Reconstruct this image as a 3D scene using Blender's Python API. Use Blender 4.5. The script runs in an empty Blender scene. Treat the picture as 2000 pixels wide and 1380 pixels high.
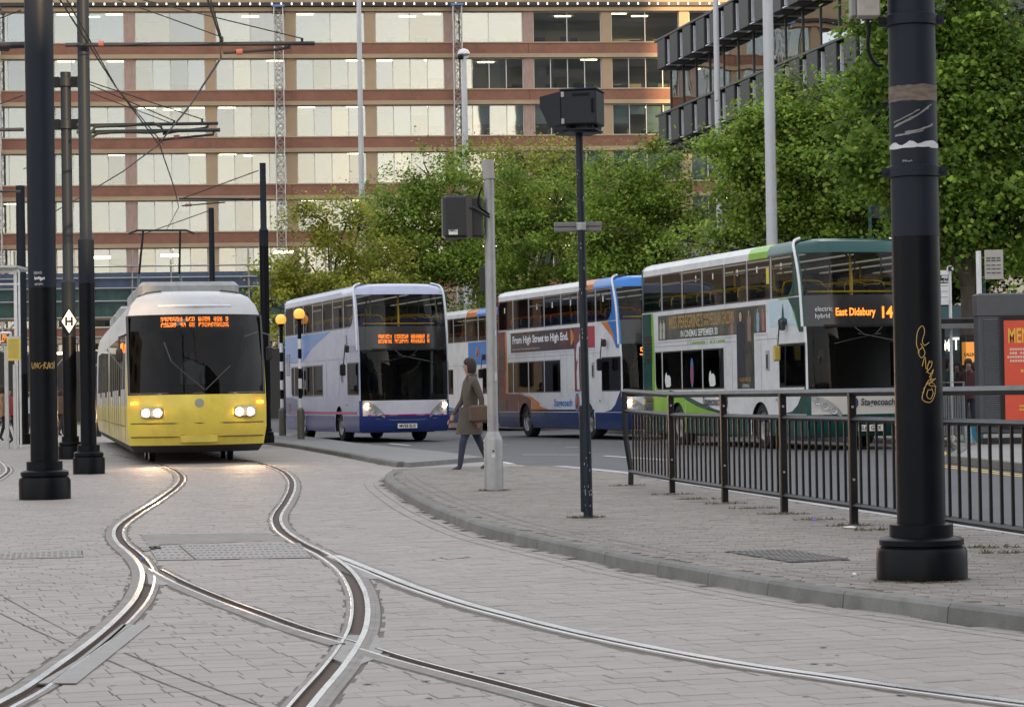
import bpy, bmesh, math, random
import numpy as np
from mathutils import Vector, Matrix
R = math.radians
random.seed(7)
sc = bpy.context.scene
COL = sc.collection
# ------------------------------------------------------------------ camera
F = 4722.0                      # focal length in px of the 2000 px wide photograph (85 mm)
EYE = Vector((0.0, 0.0, 1.2))
pit = math.atan(82.0 / F); rol = 0.0165
fw = Vector((0, math.cos(pit), math.sin(pit)))
r0 = Vector((1, 0, 0)); u0 = Vector((0, -math.sin(pit), math.cos(pit)))
CU = u0 * math.cos(rol) + r0 * math.sin(rol)
CR = r0 * math.cos(rol) - u0 * math.sin(rol)
cd = bpy.data.cameras.new('camera'); cam = bpy.data.objects.new('camera', cd); COL.objects.link(cam)
cd.sensor_width = 36; cd.lens = 85.0; cd.clip_end = 3000; cd.clip_start = 0.1
M = Matrix((CR, CU, -fw)).transposed().to_4x4(); M.translation = EYE
cam.matrix_world = M
sc.camera = cam
# ------------------------------------------------------------------ sky, sun, exposure
SUN_EL, SUN_AZ = R(11.0), R(155.0)      # azimuth clockwise from +Y: behind the camera, to the right
w = bpy.data.worlds.new('World'); sc.world = w; w.use_nodes = True
nt = w.node_tree; nt.nodes.clear()
sky = nt.nodes.new('ShaderNodeTexSky'); sky.sky_type = 'NISHITA'; sky.sun_disc = False
sky.sun_elevation = SUN_EL; sky.sun_rotation = SUN_AZ
sky.air_density = 1.0; sky.dust_density = 1.6; sky.ozone_density = 0.6
# thin high cloud that whitens the evening sky
tc = nt.nodes.new('ShaderNodeTexCoord'); nz = nt.nodes.new('ShaderNodeTexNoise')
nz.inputs['Scale'].default_value = 2.2; nz.inputs['Detail'].default_value = 5
mp = nt.nodes.new('ShaderNodeMapping'); mp.inputs['Scale'].default_value = (1, 1, 3)
rp = nt.nodes.new('ShaderNodeMapRange'); rp.inputs[1].default_value = .3; rp.inputs[2].default_value = .7
rp.inputs[3].default_value = .55; rp.inputs[4].default_value = .84
mx = nt.nodes.new('ShaderNodeMix'); mx.data_type = 'RGBA'
mx.inputs[7].default_value = (7.9, 7.95, 8.2, 1)
bg = nt.nodes.new('ShaderNodeBackground'); bg.inputs['Strength'].default_value = 0.12
wo = nt.nodes.new('ShaderNodeOutputWorld')
L_ = nt.links.new
L_(tc.outputs['Generated'], mp.inputs[0]); L_(mp.outputs[0], nz.inputs['Vector']); L_(nz.outputs['Fac'], rp.inputs[0])
L_(rp.outputs[0], mx.inputs[0]); L_(sky.outputs[0], mx.inputs[6]); L_(mx.outputs[2], bg.inputs['Color']); L_(bg.outputs[0], wo.inputs[0])
sd = bpy.data.lights.new('sun', 'SUN'); sd.energy = 4.6; sd.angle = R(0.5); sd.color = (1.0, 0.66, 0.36)
so = bpy.data.objects.new('sun', sd); COL.objects.link(so)
sdir = Vector((math.sin(SUN_AZ) * math.cos(SUN_EL), math.cos(SUN_AZ) * math.cos(SUN_EL), math.sin(SUN_EL)))
so.rotation_euler = sdir.to_track_quat('Z', 'Y').to_euler(); so.location = (0, -20, 60)
sc.view_settings.view_transform = 'Standard'; sc.view_settings.look = 'None'
sc.view_settings.exposure = 0.92; sc.view_settings.gamma = 1.0
sc.cycles.max_bounces = 8; sc.cycles.transparent_max_bounces = 12; sc.cycles.caustics_reflective = False; sc.cycles.caustics_refractive = False

# ------------------------------------------------------------------ pixel -> world
def ray(px, py):
    return fw + CR * ((px - 1000) / F) - CU * ((py - 690) / F)
def G(px, py, z=0.0):                 # the point of the ground plane at height z
    d = ray(px, py); t = (z - EYE.z) / d.z
    return EYE + d * t
def P(px, py, Y):                     # the point at distance Y
    d = ray(px, py); return EYE + d * (Y / d.y)
def proj(p):
    v = Vector(p) - EYE; z = v.dot(fw)
    return 1000 + F * v.dot(CR) / z, 690 - F * v.dot(CU) / z

# ------------------------------------------------------------------ materials
MATS = {}
def pm(name, col, rough=.6, metal=0., var=.12, scale=6., bump=0., spec=.5, coat=0., emit=None, es=0., island=0., dark=None, dscale=2., damt=0., stretch=(1, 1, 1), bscale=None):
    if name in MATS: return MATS[name]
    m = bpy.data.materials.new(name); m.use_nodes = True; MATS[name] = m
    t = m.node_tree; b = t.nodes['Principled BSDF']; L = t.links.new
    b.inputs['Roughness'].default_value = rough; b.inputs['Metallic'].default_value = metal
    b.inputs['Specular IOR Level'].default_value = spec; b.inputs['Coat Weight'].default_value = coat
    c = t.nodes.new('ShaderNodeTexCoord'); mpg = t.nodes.new('ShaderNodeMapping'); mpg.inputs['Scale'].default_value = stretch
    L(c.outputs['Object'], mpg.inputs[0])
    n = t.nodes.new('ShaderNodeTexNoise'); n.inputs['Scale'].default_value = scale; n.inputs['Detail'].default_value = 6; n.inputs['Roughness'].default_value = .65
    L(mpg.outputs[0], n.inputs['Vector'])
    r = t.nodes.new('ShaderNodeMapRange'); r.inputs[1].default_value = .25; r.inputs[2].default_value = .75
    r.inputs[3].default_value = 1 - var; r.inputs[4].default_value = 1 + var
    L(n.outputs['Fac'], r.inputs[0])
    mul = t.nodes.new('ShaderNodeMix'); mul.data_type = 'RGBA'; mul.blend_type = 'MULTIPLY'; mul.inputs[0].default_value = 1
    mul.inputs[6].default_value = (*col, 1); L(r.outputs[0], mul.inputs[7])
    out = mul.outputs[2]
    if island:
        g = t.nodes.new('ShaderNodeNewGeometry'); oi = t.nodes.new('ShaderNodeObjectInfo')
        ad = t.nodes.new('ShaderNodeMath'); ad.operation = 'ADD'; L(g.outputs['Random Per Island'], ad.inputs[0]); L(oi.outputs['Random'], ad.inputs[1])
        fr = t.nodes.new('ShaderNodeMath'); fr.operation = 'FRACT'; L(ad.outputs[0], fr.inputs[0])
        r2 = t.nodes.new('ShaderNodeMapRange'); r2.inputs[3].default_value = 1 - island; r2.inputs[4].default_value = 1 + island; L(fr.outputs[0], r2.inputs[0])
        m2 = t.nodes.new('ShaderNodeMix'); m2.data_type = 'RGBA'; m2.blend_type = 'MULTIPLY'; m2.inputs[0].default_value = 1
        L(out, m2.inputs[6]); L(r2.outputs[0], m2.inputs[7]); out = m2.outputs[2]
    if dark is not None:
        n3 = t.nodes.new('ShaderNodeTexNoise'); n3.inputs['Scale'].default_value = dscale; n3.inputs['Detail'].default_value = 8; n3.inputs['Roughness'].default_value = .7
        gp = t.nodes.new('ShaderNodeNewGeometry'); L(gp.outputs['Position'], n3.inputs['Vector'])
        r3 = t.nodes.new('ShaderNodeMapRange'); r3.inputs[1].default_value = .48; r3.inputs[2].default_value = .72; r3.inputs[3].default_value = 0; r3.inputs[4].default_value = damt
        L(n3.outputs['Fac'], r3.inputs[0])
        m3 = t.nodes.new('ShaderNodeMix'); m3.data_type = 'RGBA'; m3.inputs[7].default_value = (*dark, 1); L(r3.outputs[0], m3.inputs[0]); L(out, m3.inputs[6]); out = m3.outputs[2]
    L(out, b.inputs['Base Color'])
    rr = t.nodes.new('ShaderNodeMapRange'); rr.inputs[3].default_value = max(0, rough - .1); rr.inputs[4].default_value = min(1, rough + .1)
    L(n.outputs['Fac'], rr.inputs[0]); L(rr.outputs[0], b.inputs['Roughness'])
    if bump:
        n2 = t.nodes.new('ShaderNodeTexNoise'); n2.inputs['Scale'].default_value = bscale or scale * 6; n2.inputs['Detail'].default_value = 4; L(mpg.outputs[0], n2.inputs['Vector'])
        bp = t.nodes.new('ShaderNodeBump'); bp.inputs['Strength'].default_value = bump; bp.inputs['Distance'].default_value = .01
        L(n2.outputs['Fac'], bp.inputs['Height']); L(bp.outputs[0], b.inputs['Normal'])
    if emit:
        b.inputs['Emission Color'].default_value = (*emit, 1); b.inputs['Emission Strength'].default_value = es
    return m
def glass(name, tint, refl=.08, gcol=(1, 1, 1), rough=.01, wav=0.):
    if name in MATS: return MATS[name]
    m = bpy.data.materials.new(name); m.use_nodes = True; MATS[name] = m
    t = m.node_tree; t.nodes.clear(); L = t.links.new
    o = t.nodes.new('ShaderNodeOutputMaterial'); a = t.nodes.new('ShaderNodeBsdfTransparent'); a.inputs[0].default_value = (*tint, 1)
    g = t.nodes.new('ShaderNodeBsdfGlossy'); g.inputs['Color'].default_value = (*gcol, 1); g.inputs['Roughness'].default_value = rough
    lw = t.nodes.new('ShaderNodeFresnel'); lw.inputs[0].default_value = 1.45
    ad = t.nodes.new('ShaderNodeMath'); ad.operation = 'ADD'; ad.use_clamp = True; ad.inputs[1].default_value = refl; L(lw.outputs[0], ad.inputs[0])
    mxs = t.nodes.new('ShaderNodeMixShader'); L(ad.outputs[0], mxs.inputs[0]); L(a.outputs[0], mxs.inputs[1]); L(g.outputs[0], mxs.inputs[2]); L(mxs.outputs[0], o.inputs[0])
    if wav:
        n = t.nodes.new('ShaderNodeTexNoise'); n.inputs['Scale'].default_value = .45; n.inputs['Detail'].default_value = 1
        gp = t.nodes.new('ShaderNodeNewGeometry'); L(gp.outputs['Position'], n.inputs['Vector'])
        b = t.nodes.new('ShaderNodeBump'); b.inputs['Strength'].default_value = wav; b.inputs['Distance'].default_value = .02
        L(n.outputs['Fac'], b.inputs['Height']); L(b.outputs[0], g.inputs['Normal'])
    return m
def emis(name, col, st):
    return pm(name, tuple(min(1, c) for c in col), .5, emit=col, es=st, var=.05)
def brickmat(name, c1, c2, mortar, bw, bh, mw=.008, axis='xz', rough=.8):
    if name in MATS: return MATS[name]
    m = pm(name, c1, rough, var=.24, scale=.6, bump=.1)
    t = m.node_tree; L = t.links.new; b = t.nodes['Principled BSDF']
    br = t.nodes.new('ShaderNodeTexBrick'); br.inputs['Color1'].default_value = (*c1, 1); br.inputs['Color2'].default_value = (*c2, 1); br.inputs['Mortar'].default_value = (*mortar, 1)
    br.inputs['Scale'].default_value = 1; br.inputs['Mortar Size'].default_value = mw; br.inputs['Brick Width'].default_value = bw; br.inputs['Row Height'].default_value = bh; br.inputs['Bias'].default_value = 0
    c = t.nodes.new('ShaderNodeTexCoord'); s = t.nodes.new('ShaderNodeSeparateXYZ'); k = t.nodes.new('ShaderNodeCombineXYZ')
    L(c.outputs['Object'], s.inputs[0]); L(s.outputs['XYZ'.index(axis[0].upper())], k.inputs[0]); L(s.outputs['XYZ'.index(axis[1].upper())], k.inputs[1]); L(k.outputs[0], br.inputs['Vector'])
    for n in t.nodes:
        if n.type == 'MIX' and n.blend_type == 'MULTIPLY' and not n.inputs[6].is_linked: L(br.outputs['Color'], n.inputs[6])
    return m

# ------------------------------------------------------------------ mesh builder
class MB:
    def __init__(s): s.v = []; s.f = []; s.m = []
    def add(s, vs, fs, mi=0):
        o = len(s.v); s.v += [tuple(v) for v in vs]; s.f += [tuple(i + o for i in f) for f in fs]; s.m += [mi] * len(fs); return s
    def poly(s, pts, mi=0): return s.add(pts, [tuple(range(len(pts)))], mi)
    def box(s, c, d, rz=0., mi=0, M=None):
        x, y, z = d[0] / 2, d[1] / 2, d[2] / 2; cs, sn = math.cos(rz), math.sin(rz)
        vs = []
        for k in (-z, z):
            for (i, j) in ((-x, -y), (x, -y), (x, y), (-x, y)): vs.append((c[0] + i * cs - j * sn, c[1] + i * sn + j * cs, c[2] + k))
        return s.add(vs, [(3, 2, 1, 0), (4, 5, 6, 7), (0, 1, 5, 4), (1, 2, 6, 5), (2, 3, 7, 6), (3, 0, 4, 7)], mi)
    def bbox(s, c, d, b=.01, rz=0., mi=0):       # box with chamfered edges
        x, y, z = d[0] / 2, d[1] / 2, d[2] / 2; cs, sn = math.cos(rz), math.sin(rz)
        def ring(ix, iy, k):
            q = [(-ix, -iy + b), (-ix + b, -iy), (ix - b, -iy), (ix, -iy + b), (ix, iy - b), (ix - b, iy), (-ix + b, iy), (-ix, iy - b)]
            return [(c[0] + i * cs - j * sn, c[1] + i * sn + j * cs, c[2] + k) for i, j in q]
        vs = ring(x - b, y - b, -z) + ring(x, y, -z + b) + ring(x, y, z - b) + ring(x - b, y - b, z)
        fs = [tuple(range(7, -1, -1)), tuple(range(24, 32))]
        for l in range(3):
            for i in range(8): fs.append((l * 8 + i, l * 8 + (i + 1) % 8, (l + 1) * 8 + (i + 1) % 8, (l + 1) * 8 + i))
        return s.add(vs, fs, mi)
    def prism(s, pts, d, mi=0):                  # polygon of 3-D points pushed along d
        n = len(pts); d = Vector(d); a = [Vector(p) for p in pts]; vs = a + [p + d for p in a]
        return s.add(vs, [tuple(range(n - 1, -1, -1)), tuple(range(n, 2 * n))] + [(i, (i + 1) % n, n + (i + 1) % n, n + i) for i in range(n)], mi)
    def tube(s, pts, r, n=8, mi=0, cap=True):
        pts = [Vector(p) for p in pts]; k = len(pts); rs = r if isinstance(r, (list, tuple)) else [r] * k
        vs = []; up = None
        for i, p in enumerate(pts):
            d = (pts[min(i + 1, k - 1)] - pts[max(i - 1, 0)]).normalized()
            if up is None: up = Vector((0, 0, 1)) if abs(d.z) < .9 else Vector((1, 0, 0))
            a = d.cross(up);
            if a.length < 1e-5: a = d.orthogonal()
            a.normalize(); b = a.cross(d).normalized(); up = b
            for j in range(n):
                t = 2 * math.pi * j / n; vs.append(p + (a * math.cos(t) + b * math.sin(t)) * rs[i])
        fs = [(i * n + j, i * n + (j + 1) % n, (i + 1) * n + (j + 1) % n, (i + 1) * n + j) for i in range(k - 1) for j in range(n)]
        if cap: fs += [tuple(range(n - 1, -1, -1)), tuple(range((k - 1) * n, k * n))]
        return s.add(vs, fs, mi)
    def lathe(s, prof, n=24, c=(0, 0, 0), mi=0, axis='z', cap=True):
        vs = []
        for r, z in prof:
            for j in range(n):
                t = 2 * math.pi * j / n
                p = (r * math.cos(t), r * math.sin(t), z)
                if axis == 'x': p = (z, p[0], p[1])
                if axis == 'y': p = (p[0], z, p[1])
                vs.append((p[0] + c[0], p[1] + c[1], p[2] + c[2]))
        k = len(prof)
        fs = [(i * n + j, i * n + (j + 1) % n, (i + 1) * n + (j + 1) % n, (i + 1) * n + j) for i in range(k - 1) for j in range(n)]
        if cap: fs += [tuple(range(n - 1, -1, -1)), tuple(range((k - 1) * n, k * n))]
        return s.add(vs, fs, mi)
    def mesh(s, name):
        me = bpy.data.meshes.new(name); me.from_pydata(s.v, [], s.f)
        if any(s.m): me.polygons.foreach_set('material_index', s.m)
        me.update(); return me
def build(name, mb, mats, parent=None, smooth=None, loc=None, rz=0.):
    me = mb.mesh(name) if isinstance(mb, MB) else mb
    mats = mats if isinstance(mats, (list, tuple)) else [mats]
    if len(me.materials) == 0:
        for m in mats: me.materials.append(m)
    if smooth:
        bm = bmesh.new(); bm.from_mesh(me); bmesh.ops.remove_doubles(bm, verts=bm.verts, dist=2e-5); bmesh.ops.recalc_face_normals(bm, faces=bm.faces); bm.to_mesh(me); bm.free()
        me.shade_smooth(); me.set_sharp_from_angle(angle=R(smooth))
    o = bpy.data.objects.new(name, me); COL.objects.link(o)
    if parent is not None: o.parent = parent
    if loc is not None: o.location = loc
    if rz: o.rotation_euler = (0, 0, rz)
    return o
def inst(name, me, parent=None, loc=(0, 0, 0), rot=(0, 0, 0), scale=(1, 1, 1)):
    o = bpy.data.objects.new(name, me); COL.objects.link(o); o.parent = parent; o.location = loc; o.rotation_euler = rot; o.scale = scale; return o
def tag(o, label=None, cat=None, group=None, kind=None):
    if label: o['label'] = label
    if cat: o['category'] = cat
    if group: o['group'] = group
    if kind: o['kind'] = kind
    return o
def thing(name, label, cat, loc=(0, 0, 0), rz=0., group=None):
    o = bpy.data.objects.new(name, None); COL.objects.link(o); o.location = loc; o.rotation_euler = (0, 0, rz); o.empty_display_size = .3
    return tag(o, label, cat, group)
def text(name, body, size, mat, parent, fmap, sx=1., bold=0., align='LEFT', shear=0.):
    c = bpy.data.curves.new(name, 'FONT'); c.body = body; c.size = size; c.offset = bold; c.align_x = align; c.shear = shear; c.resolution_u = 3
    o = bpy.data.objects.new(name, c); me = bpy.data.meshes.new_from_object(o); bpy.data.objects.remove(o); bpy.data.curves.remove(c)
    for v in me.vertices: v.co = fmap(v.co.x * sx, v.co.y)
    me.materials.clear(); me.materials.append(mat); me.name = name
    return build(name, me, mat, parent)
def plane_map(o, ax, ay):
    o, ax, ay = Vector(o), Vector(ax), Vector(ay)
    return lambda x, y: o + ax * x + ay * y
def arc(cx, cy, r, a0, a1, n=8):
    return [(cx + r * math.cos(R(a0 + (a1 - a0) * i / n)), cy + r * math.sin(R(a0 + (a1 - a0) * i / n))) for i in range(n + 1)]
# ================================================================== SETTING: ground
def catmull(pts, step):
    pts = [Vector(p) for p in pts]; out = []
    q = [pts[0] * 2 - pts[1]] + pts + [pts[-1] * 2 - pts[-2]]
    for i in range(1, len(q) - 2):
        a, b, c, d = q[i - 1], q[i], q[i + 1], q[i + 2]; n = max(1, int((c - b).length / step))
        for k in range(n):
            t = k / n
            out.append(.5 * (2 * b + (c - a) * t + (2 * a - 5 * b + 4 * c - d) * t * t + (3 * b - a - 3 * c + d) * t ** 3))
    out.append(pts[-1]); return out
asphalt = pm('asphalt', (.085, .088, .095), .75, var=.25, scale=14, bump=.5, dark=(.05, .05, .055), dscale=.5, damt=.6, bscale=160)
paver_m = pm('paver_stone', (.262, .234, .215), .62, var=.13, scale=9, bump=.2, island=.075, dark=(.205, .188, .175), dscale=.5, damt=.5, bscale=120)
mortar_m = pm('joint_mortar', (.13, .115, .10), .95, var=.3, scale=20, bump=.4)
concrete_m = pm('kerb_concrete', (.155, .155, .145), .85, var=.25, scale=5, bump=.4, island=.12, dark=(.085, .09, .07), dscale=3.5, damt=.75, bscale=90)
bandconc_m = pm('rail_bed_concrete', (.215, .20, .186), .8, var=.3, scale=7, bump=.3, dark=(.12, .105, .09), dscale=4, damt=.7)
steel_m = pm('polished_rail_steel', (.66, .67, .68), .28, .9, var=.04, scale=2)
steelplate_m = pm('dull_steel_plate', (.245, .235, .226), .6, .25, var=.25, scale=12, bump=.2, dark=(.2, .19, .18), dscale=5, damt=.6)
groove_m = pm('rail_groove_dirt', (.085, .060, .045), .9, var=.4, scale=20, bump=.5)
white_line = pm('road_paint_white', (.66, .66, .64), .7, var=.2, scale=10, dark=(.2, .2, .2), dscale=9, damt=.7)
yellow_line = pm('road_paint_yellow', (.62, .42, .10), .7, var=.2, scale=10, dark=(.2, .18, .15), dscale=9, damt=.6)
brickpav_m = pm('pavement_brick', (.205, .183, .163), .75, var=.2, scale=9, bump=.3, island=.14, dark=(.13, .12, .11), dscale=.8, damt=.6, bscale=120)

def sheet(name, pts, mat, kind='structure'):
    return tag(build(name, MB().poly(pts), mat), kind=kind)
g = MB().poly([(-900, -300, -.06), (900, -300, -.06), (900, 1500, -.06), (-900, 1500, -.06)])
tag(build('ground', g, asphalt), kind='structure')

# kerb of the near pavement: foot of its face, traced on the ground
KERB = [(749, 943), (753, 950), (760, 956), (787, 974), (824, 996), (880, 1021), (928, 1040), (970, 1053), (1015, 1064), (1072, 1077), (1135, 1091), (1207, 1109), (1296, 1126), (1396, 1144), (1516, 1166), (1664, 1188), (1764, 1201), (1964, 1228), (2000, 1233), (2200, 1258), (2500, 1292)]
KZ = .09
kw = [G(*p) for p in KERB]
kerb_line = catmull(kw, .12)
tip = [G(749, 943), G(752, 936), G(762, 930), G(780, 926)]
BACK = [(780, 926), (830, 923), (950, 920), (1080, 921), (1230, 938), (1313, 955), (1416, 973), (1532, 993), (1668, 1016), (1836, 1043), (2049, 1077), (2300, 1117), (2600, 1165)]
back_w = [G(x, y, 0) for x, y in BACK]
FOOT = [(505, 866), (560, 873), (610, 881), (680, 894), (740, 906), (785, 913)]
foot_w = [G(*p) for p in FOOT]
ROADN = [(470, 838), (560, 850), (620, 858), (700, 870), (860, 887), (945, 899), (1000, 907), (1080, 920)]
road_near = [G(x, y, 0) for x, y in ROADN] + back_w[4:]
far_edge = [G(2600, 985), G(2000, 921)] + [Vector((x, y, 0)) for x, y in ((7.0, 39.0), (8.3, 45), (9.1, 50.5), (6.6, 60), (5.9, 65), (2.9, 74), (2.4, 85), (-1.2, 96), (-9, 115))]
def flat(pts, z): return [(p[0], p[1], z) for p in pts]
sheet('road', flat(road_near, -.008) + flat(far_edge, -.008), asphalt)
sheet('plaza_bedding', [(-32, 2, -.011), (9, 2, -.014), (9, 12, -.014), (5, 25, -.014), (0.2, 32, -.014), (-4, 50, -.014), (-9, 80, -.014), (-40, 80, -.014)], mortar_m)
# far platform and far pavement
plat_m = brickmat('far_paving', (.33, .31, .295), (.29, .27, .255), (.14, .13, .12), .3, .2, .012, 'xy')
sheet('plaza', [(-40, 46, -.002), (-2.4, 46, -.002)] + [(p.x + .05, p.y, -.002) for p in foot_w[::-1] if p.y > 46] + [(-7.6, 72, -.002), (-16, 130, -.002), (-70, 130, -.002)], plat_m)
pave2 = MB().prism(flat(far_edge, -.02)[::-1] + [(70, 20, -.02), (60, 130, -.02)], (0, 0, .12))
tag(build('far_pavement', pave2, pm('far_flagstones', (.24, .235, .23), .8, var=.2, scale=2, bump=.2)), kind='structure')
fk = MB()
fl = far_edge[:2] + catmull(far_edge[2:], .9)
for a, b in zip(fl[:-1], fl[1:]):
    d = (b - a); n = Vector((-d.y, d.x, 0)).normalized(); e = d.normalized() * .006
    if n.x > 0: n = -n
    fk.prism([a + n * .02 + e, b + n * .02 - e, b + n * .02 - e + Vector((0, 0, .115)), a + n * .02 + e + Vector((0, 0, .115))], -n * .15)
tag(build('far_kerb', fk, concrete_m), kind='stuff')

# near pavement slab under its bricks and kerb stones
def inner(pts, d):
    out = []
    for i, p in enumerate(pts):
        t = (pts[min(i + 1, len(pts) - 1)] - pts[max(i - 1, 0)]); n = Vector((-t.y, t.x, 0)).normalized()
        out.append(p + n * d)
    return out
kin = inner(kerb_line, .13)
pav_poly = [Vector((p.x, p.y, 0)) for p in kin] + [Vector((p.x, p.y, 0)) for p in back_w[::-1]]
pavement = tag(build('pavement', MB().prism(flat(pav_poly, -.02), (0, 0, KZ + .012)), mortar_m), kind='structure')
# individual kerb stones
def kerb_stones(line, parent, z, wdt, length, first=0.):
    acc = 0.; cur = [line[0]]; seglen = length * random.uniform(.8, 1.1)
    for a, b in zip(line[:-1], line[1:]):
        cur.append(b); acc += (b - a).length
        if acc >= seglen:
            m = MB(); k = len(cur); st = []
            for i, p in enumerate(cur):
                t = (cur[min(i + 1, k - 1)] - cur[max(i - 1, 0)]).normalized(); n = Vector((-t.y, t.x, 0))
                o = t * (.004 if i == 0 else -.004 if i == k - 1 else 0)
                dz = .0
                st.append([p + o + Vector((0, 0, -.03)), p + o + n * .012 + Vector((0, 0, z - .018 + dz)), p + o + n * .03 + Vector((0, 0, z)), p + o + n * wdt + Vector((0, 0, z)), p + o + n * wdt + Vector((0, 0, -.03))])
            vs = [q for s in st for q in s]; fs = [(i * 5 + j, (i + 1) * 5 + j, (i + 1) * 5 + j + 1, i * 5 + j + 1) for i in range(k - 1) for j in range(4)]
            fs += [(0, 1, 2, 3, 4), tuple((k - 1) * 5 + j for j in (4, 3, 2, 1, 0))]
            m.add(vs, fs); build('kerb_stone', m, concrete_m, parent)
            cur = [b]; acc = 0.; seglen = length * random.uniform(.8, 1.15)
tl = catmull(tip[::-1], .12)
kerb_stones(tl[:-1] + kerb_line, pavement, KZ, .14, .95)
# footway beyond the crossing, with its own kerb
fwl = catmull(foot_w, .3)
fpoly = [p for p in inner(fwl, .12)] + [G(x, y, 0) for x, y in [(945, 901), (860, 889), (700, 872), (620, 860), (560, 852), (470, 840)]]
footway = tag(build('footway', MB().prism(flat(fpoly, -.02), (0, 0, .105)), pm('footway_tarmac', (.19, .19, .19), .8, var=.2, scale=6, bump=.3)), kind='structure')
kerb_stones(fwl, footway, .09, .14, .95)
sheet('crossing_ramp', flat([G(785, 913), G(945, 901), G(1080, 921), G(950, 920), G(830, 923), G(780, 926), G(740, 930), G(700, 920)], .001), pm('crossing_flags', (.27, .262, .25), .8, var=.2, scale=5, bump=.3))

# ------------------------------------------------------------------ tram rails
RA = [(215, 886), (243, 892), (300, 904), (338, 918), (352, 932), (345, 948), (310, 975), (265, 1003), (235, 1025), (227, 1042), (235, 1060), (258, 1080), (275, 1098), (284, 1118), (283, 1140), (270, 1170), (240, 1205), (190, 1250), (130, 1295), (60, 1345), (0, 1378), (-80, 1425)]
RB = [(395, 887), (430, 893), (500, 902), (548, 917), (570, 935), (573, 955), (562, 980), (547, 1003), (545, 1020), (557, 1038), (590, 1060), (640, 1085), (680, 1115), (703, 1150), (711, 1185), (707, 1225), (690, 1262), (660, 1305), (620, 1352), (585, 1395), (540, 1450)]
RC = [(296, 1112), (345, 1138), (420, 1170), (500, 1200), (580, 1229), (690, 1262), (780, 1290), (900, 1322), (1000, 1348), (1100, 1374), (1250, 1410), (1450, 1455)]
RD = [(648, 1086), (720, 1115), (800, 1147), (900, 1180), (1000, 1207), (1100, 1232), (1200, 1254), (1300, 1274), (1400, 1292), (1500, 1308), (1600, 1322), (1700, 1337), (1800, 1351), (1900, 1364), (2000, 1377), (2200, 1402)]
RE = [(-160, 868), (-70, 880), (-10, 896), (14, 914), (4, 930), (-50, 957), (-150, 1000)]
track = tag(bpy.data.objects.new('tram_track', None), kind='structure'); COL.objects.link(track)
RAILS = []
def tramrail(px, side, z=0.0, skip=None, gw=.048, hw=.040):
    line = catmull([G(*p) for p in px], .12); RAILS.append(line)
    sg = side
    prof = [(-hw - .16, -.006, 4), (-hw - .060, -.005, 4), (-hw - .055, .001, 0), (-hw - .030, .003, 0), (-hw - .027, .005, 3), (-hw - .002, .006, 3), (-hw, .008, 1), (-.006, .007, 1), (0, -.011, 2), (gw, -.011, 2), (gw + .003, .005, 1), (gw + .019, .005, 1), (gw + .021, .003, 0), (gw + .045, .001, 0), (gw + .050, -.005, 4), (gw + .15, -.006, 4)]
    parts = {0: MB(), 1: MB(), 2: MB(), 3: MB(), 4: MB()}
    run = []
    def flush(run):
        if len(run) < 2: return
        k = len(run)
        for j in range(len(prof) - 1):
            mi = max(prof[j][2], prof[j + 1][2]) if not (prof[j][2] == 1 and prof[j + 1][2] == 1) else 1
            if 4 in (prof[j][2], prof[j + 1][2]): mi = 4
            elif 3 in (prof[j][2], prof[j + 1][2]): mi = 3
            elif 2 in (prof[j][2], prof[j + 1][2]): mi = 2
            elif 0 in (prof[j][2], prof[j + 1][2]) and 1 in (prof[j][2], prof[j + 1][2]): mi = 1
            vs = []
            for p, n in run: vs += [p + n * (prof[j][0] * sg) + Vector((0, 0, prof[j][1] + z)), p + n * (prof[j + 1][0] * sg) + Vector((0, 0, prof[j + 1][1] + z))]
            parts[mi].add(vs, [(2 * i, 2 * i + 1, 2 * i + 3, 2 * i + 2) for i in range(k - 1)])
    for i, p in enumerate(line):
        t = (line[min(i + 1, len(line) - 1)] - line[max(i - 1, 0)]).normalized(); n = Vector((t.y, -t.x, 0))   # n points right when looking along the line
        if skip and any((p - s).length < d for s, d in skip): flush(run); run = []; continue
        run.append((p, n))
    flush(run)
    r = build('rail', parts[1], steel_m, track, smooth=40)
    build('flangeway', parts[2], groove_m, r); build('rail_bed', parts[0], bandconc_m, r); build('rail_flange', parts[3], bandconc_m, r); build('joint_grime', parts[4], mortar_m, r)
# lines run towards the camera, so n (right of travel) is picture left: the groove of A lies picture right
tramrail(RA, -1, 0.0)
tramrail(RB, 1, 0.0005, gw=.056, hw=.036)
tramrail(RC, -1, 0.0010, skip=[(G(690, 1262), .10)], gw=.058, hw=.028)
tramrail(RD, 1, 0.0012, gw=.014, hw=.062)
tramrail(RE, -1, 0.0)
# castings and cover plates let into the paving
def plate(name, px, mat, z=.009, lines=0, parent=None, label=None):
    a = [G(*p) for p in px]; m = MB().prism(flat(a, -.01), (0, 0, z + .01))
    o = build(name, m, mat, parent or track)
    c_ = sum(a, Vector()) / len(a); ex = [p + (p - c_).normalized() * .022 for p in a]
    if 'casting' not in name: build('edge_gap', MB().poly(flat(ex, z - .0035)), groove_m, o)
    if lines:                      # raised ribs along the long side
        rb = MB()
        for i in range(lines):
            t = (i + .5) / lines; p = a[0].lerp(a[3], t); q = a[1].lerp(a[2], t); d = (q - p)
            nn = max(1, int(d.length / .045))
            for k in range(nn):
                c = p + d * ((k + .5) / nn); rb.box((c.x, c.y, z + .002), (.028, .012, .004), math.atan2(d.y, d.x) + (.5 if (k + i) % 2 else -.5))
        tag(build('tread_pattern', rb, mat, o), kind='stuff')
    return o
plate('switch_casting', [(258, 1083), (276, 1098), (300, 1114), (345, 1136), (320, 1143), (290, 1140), (287, 1120)], steelplate_m, .0035)
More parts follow.
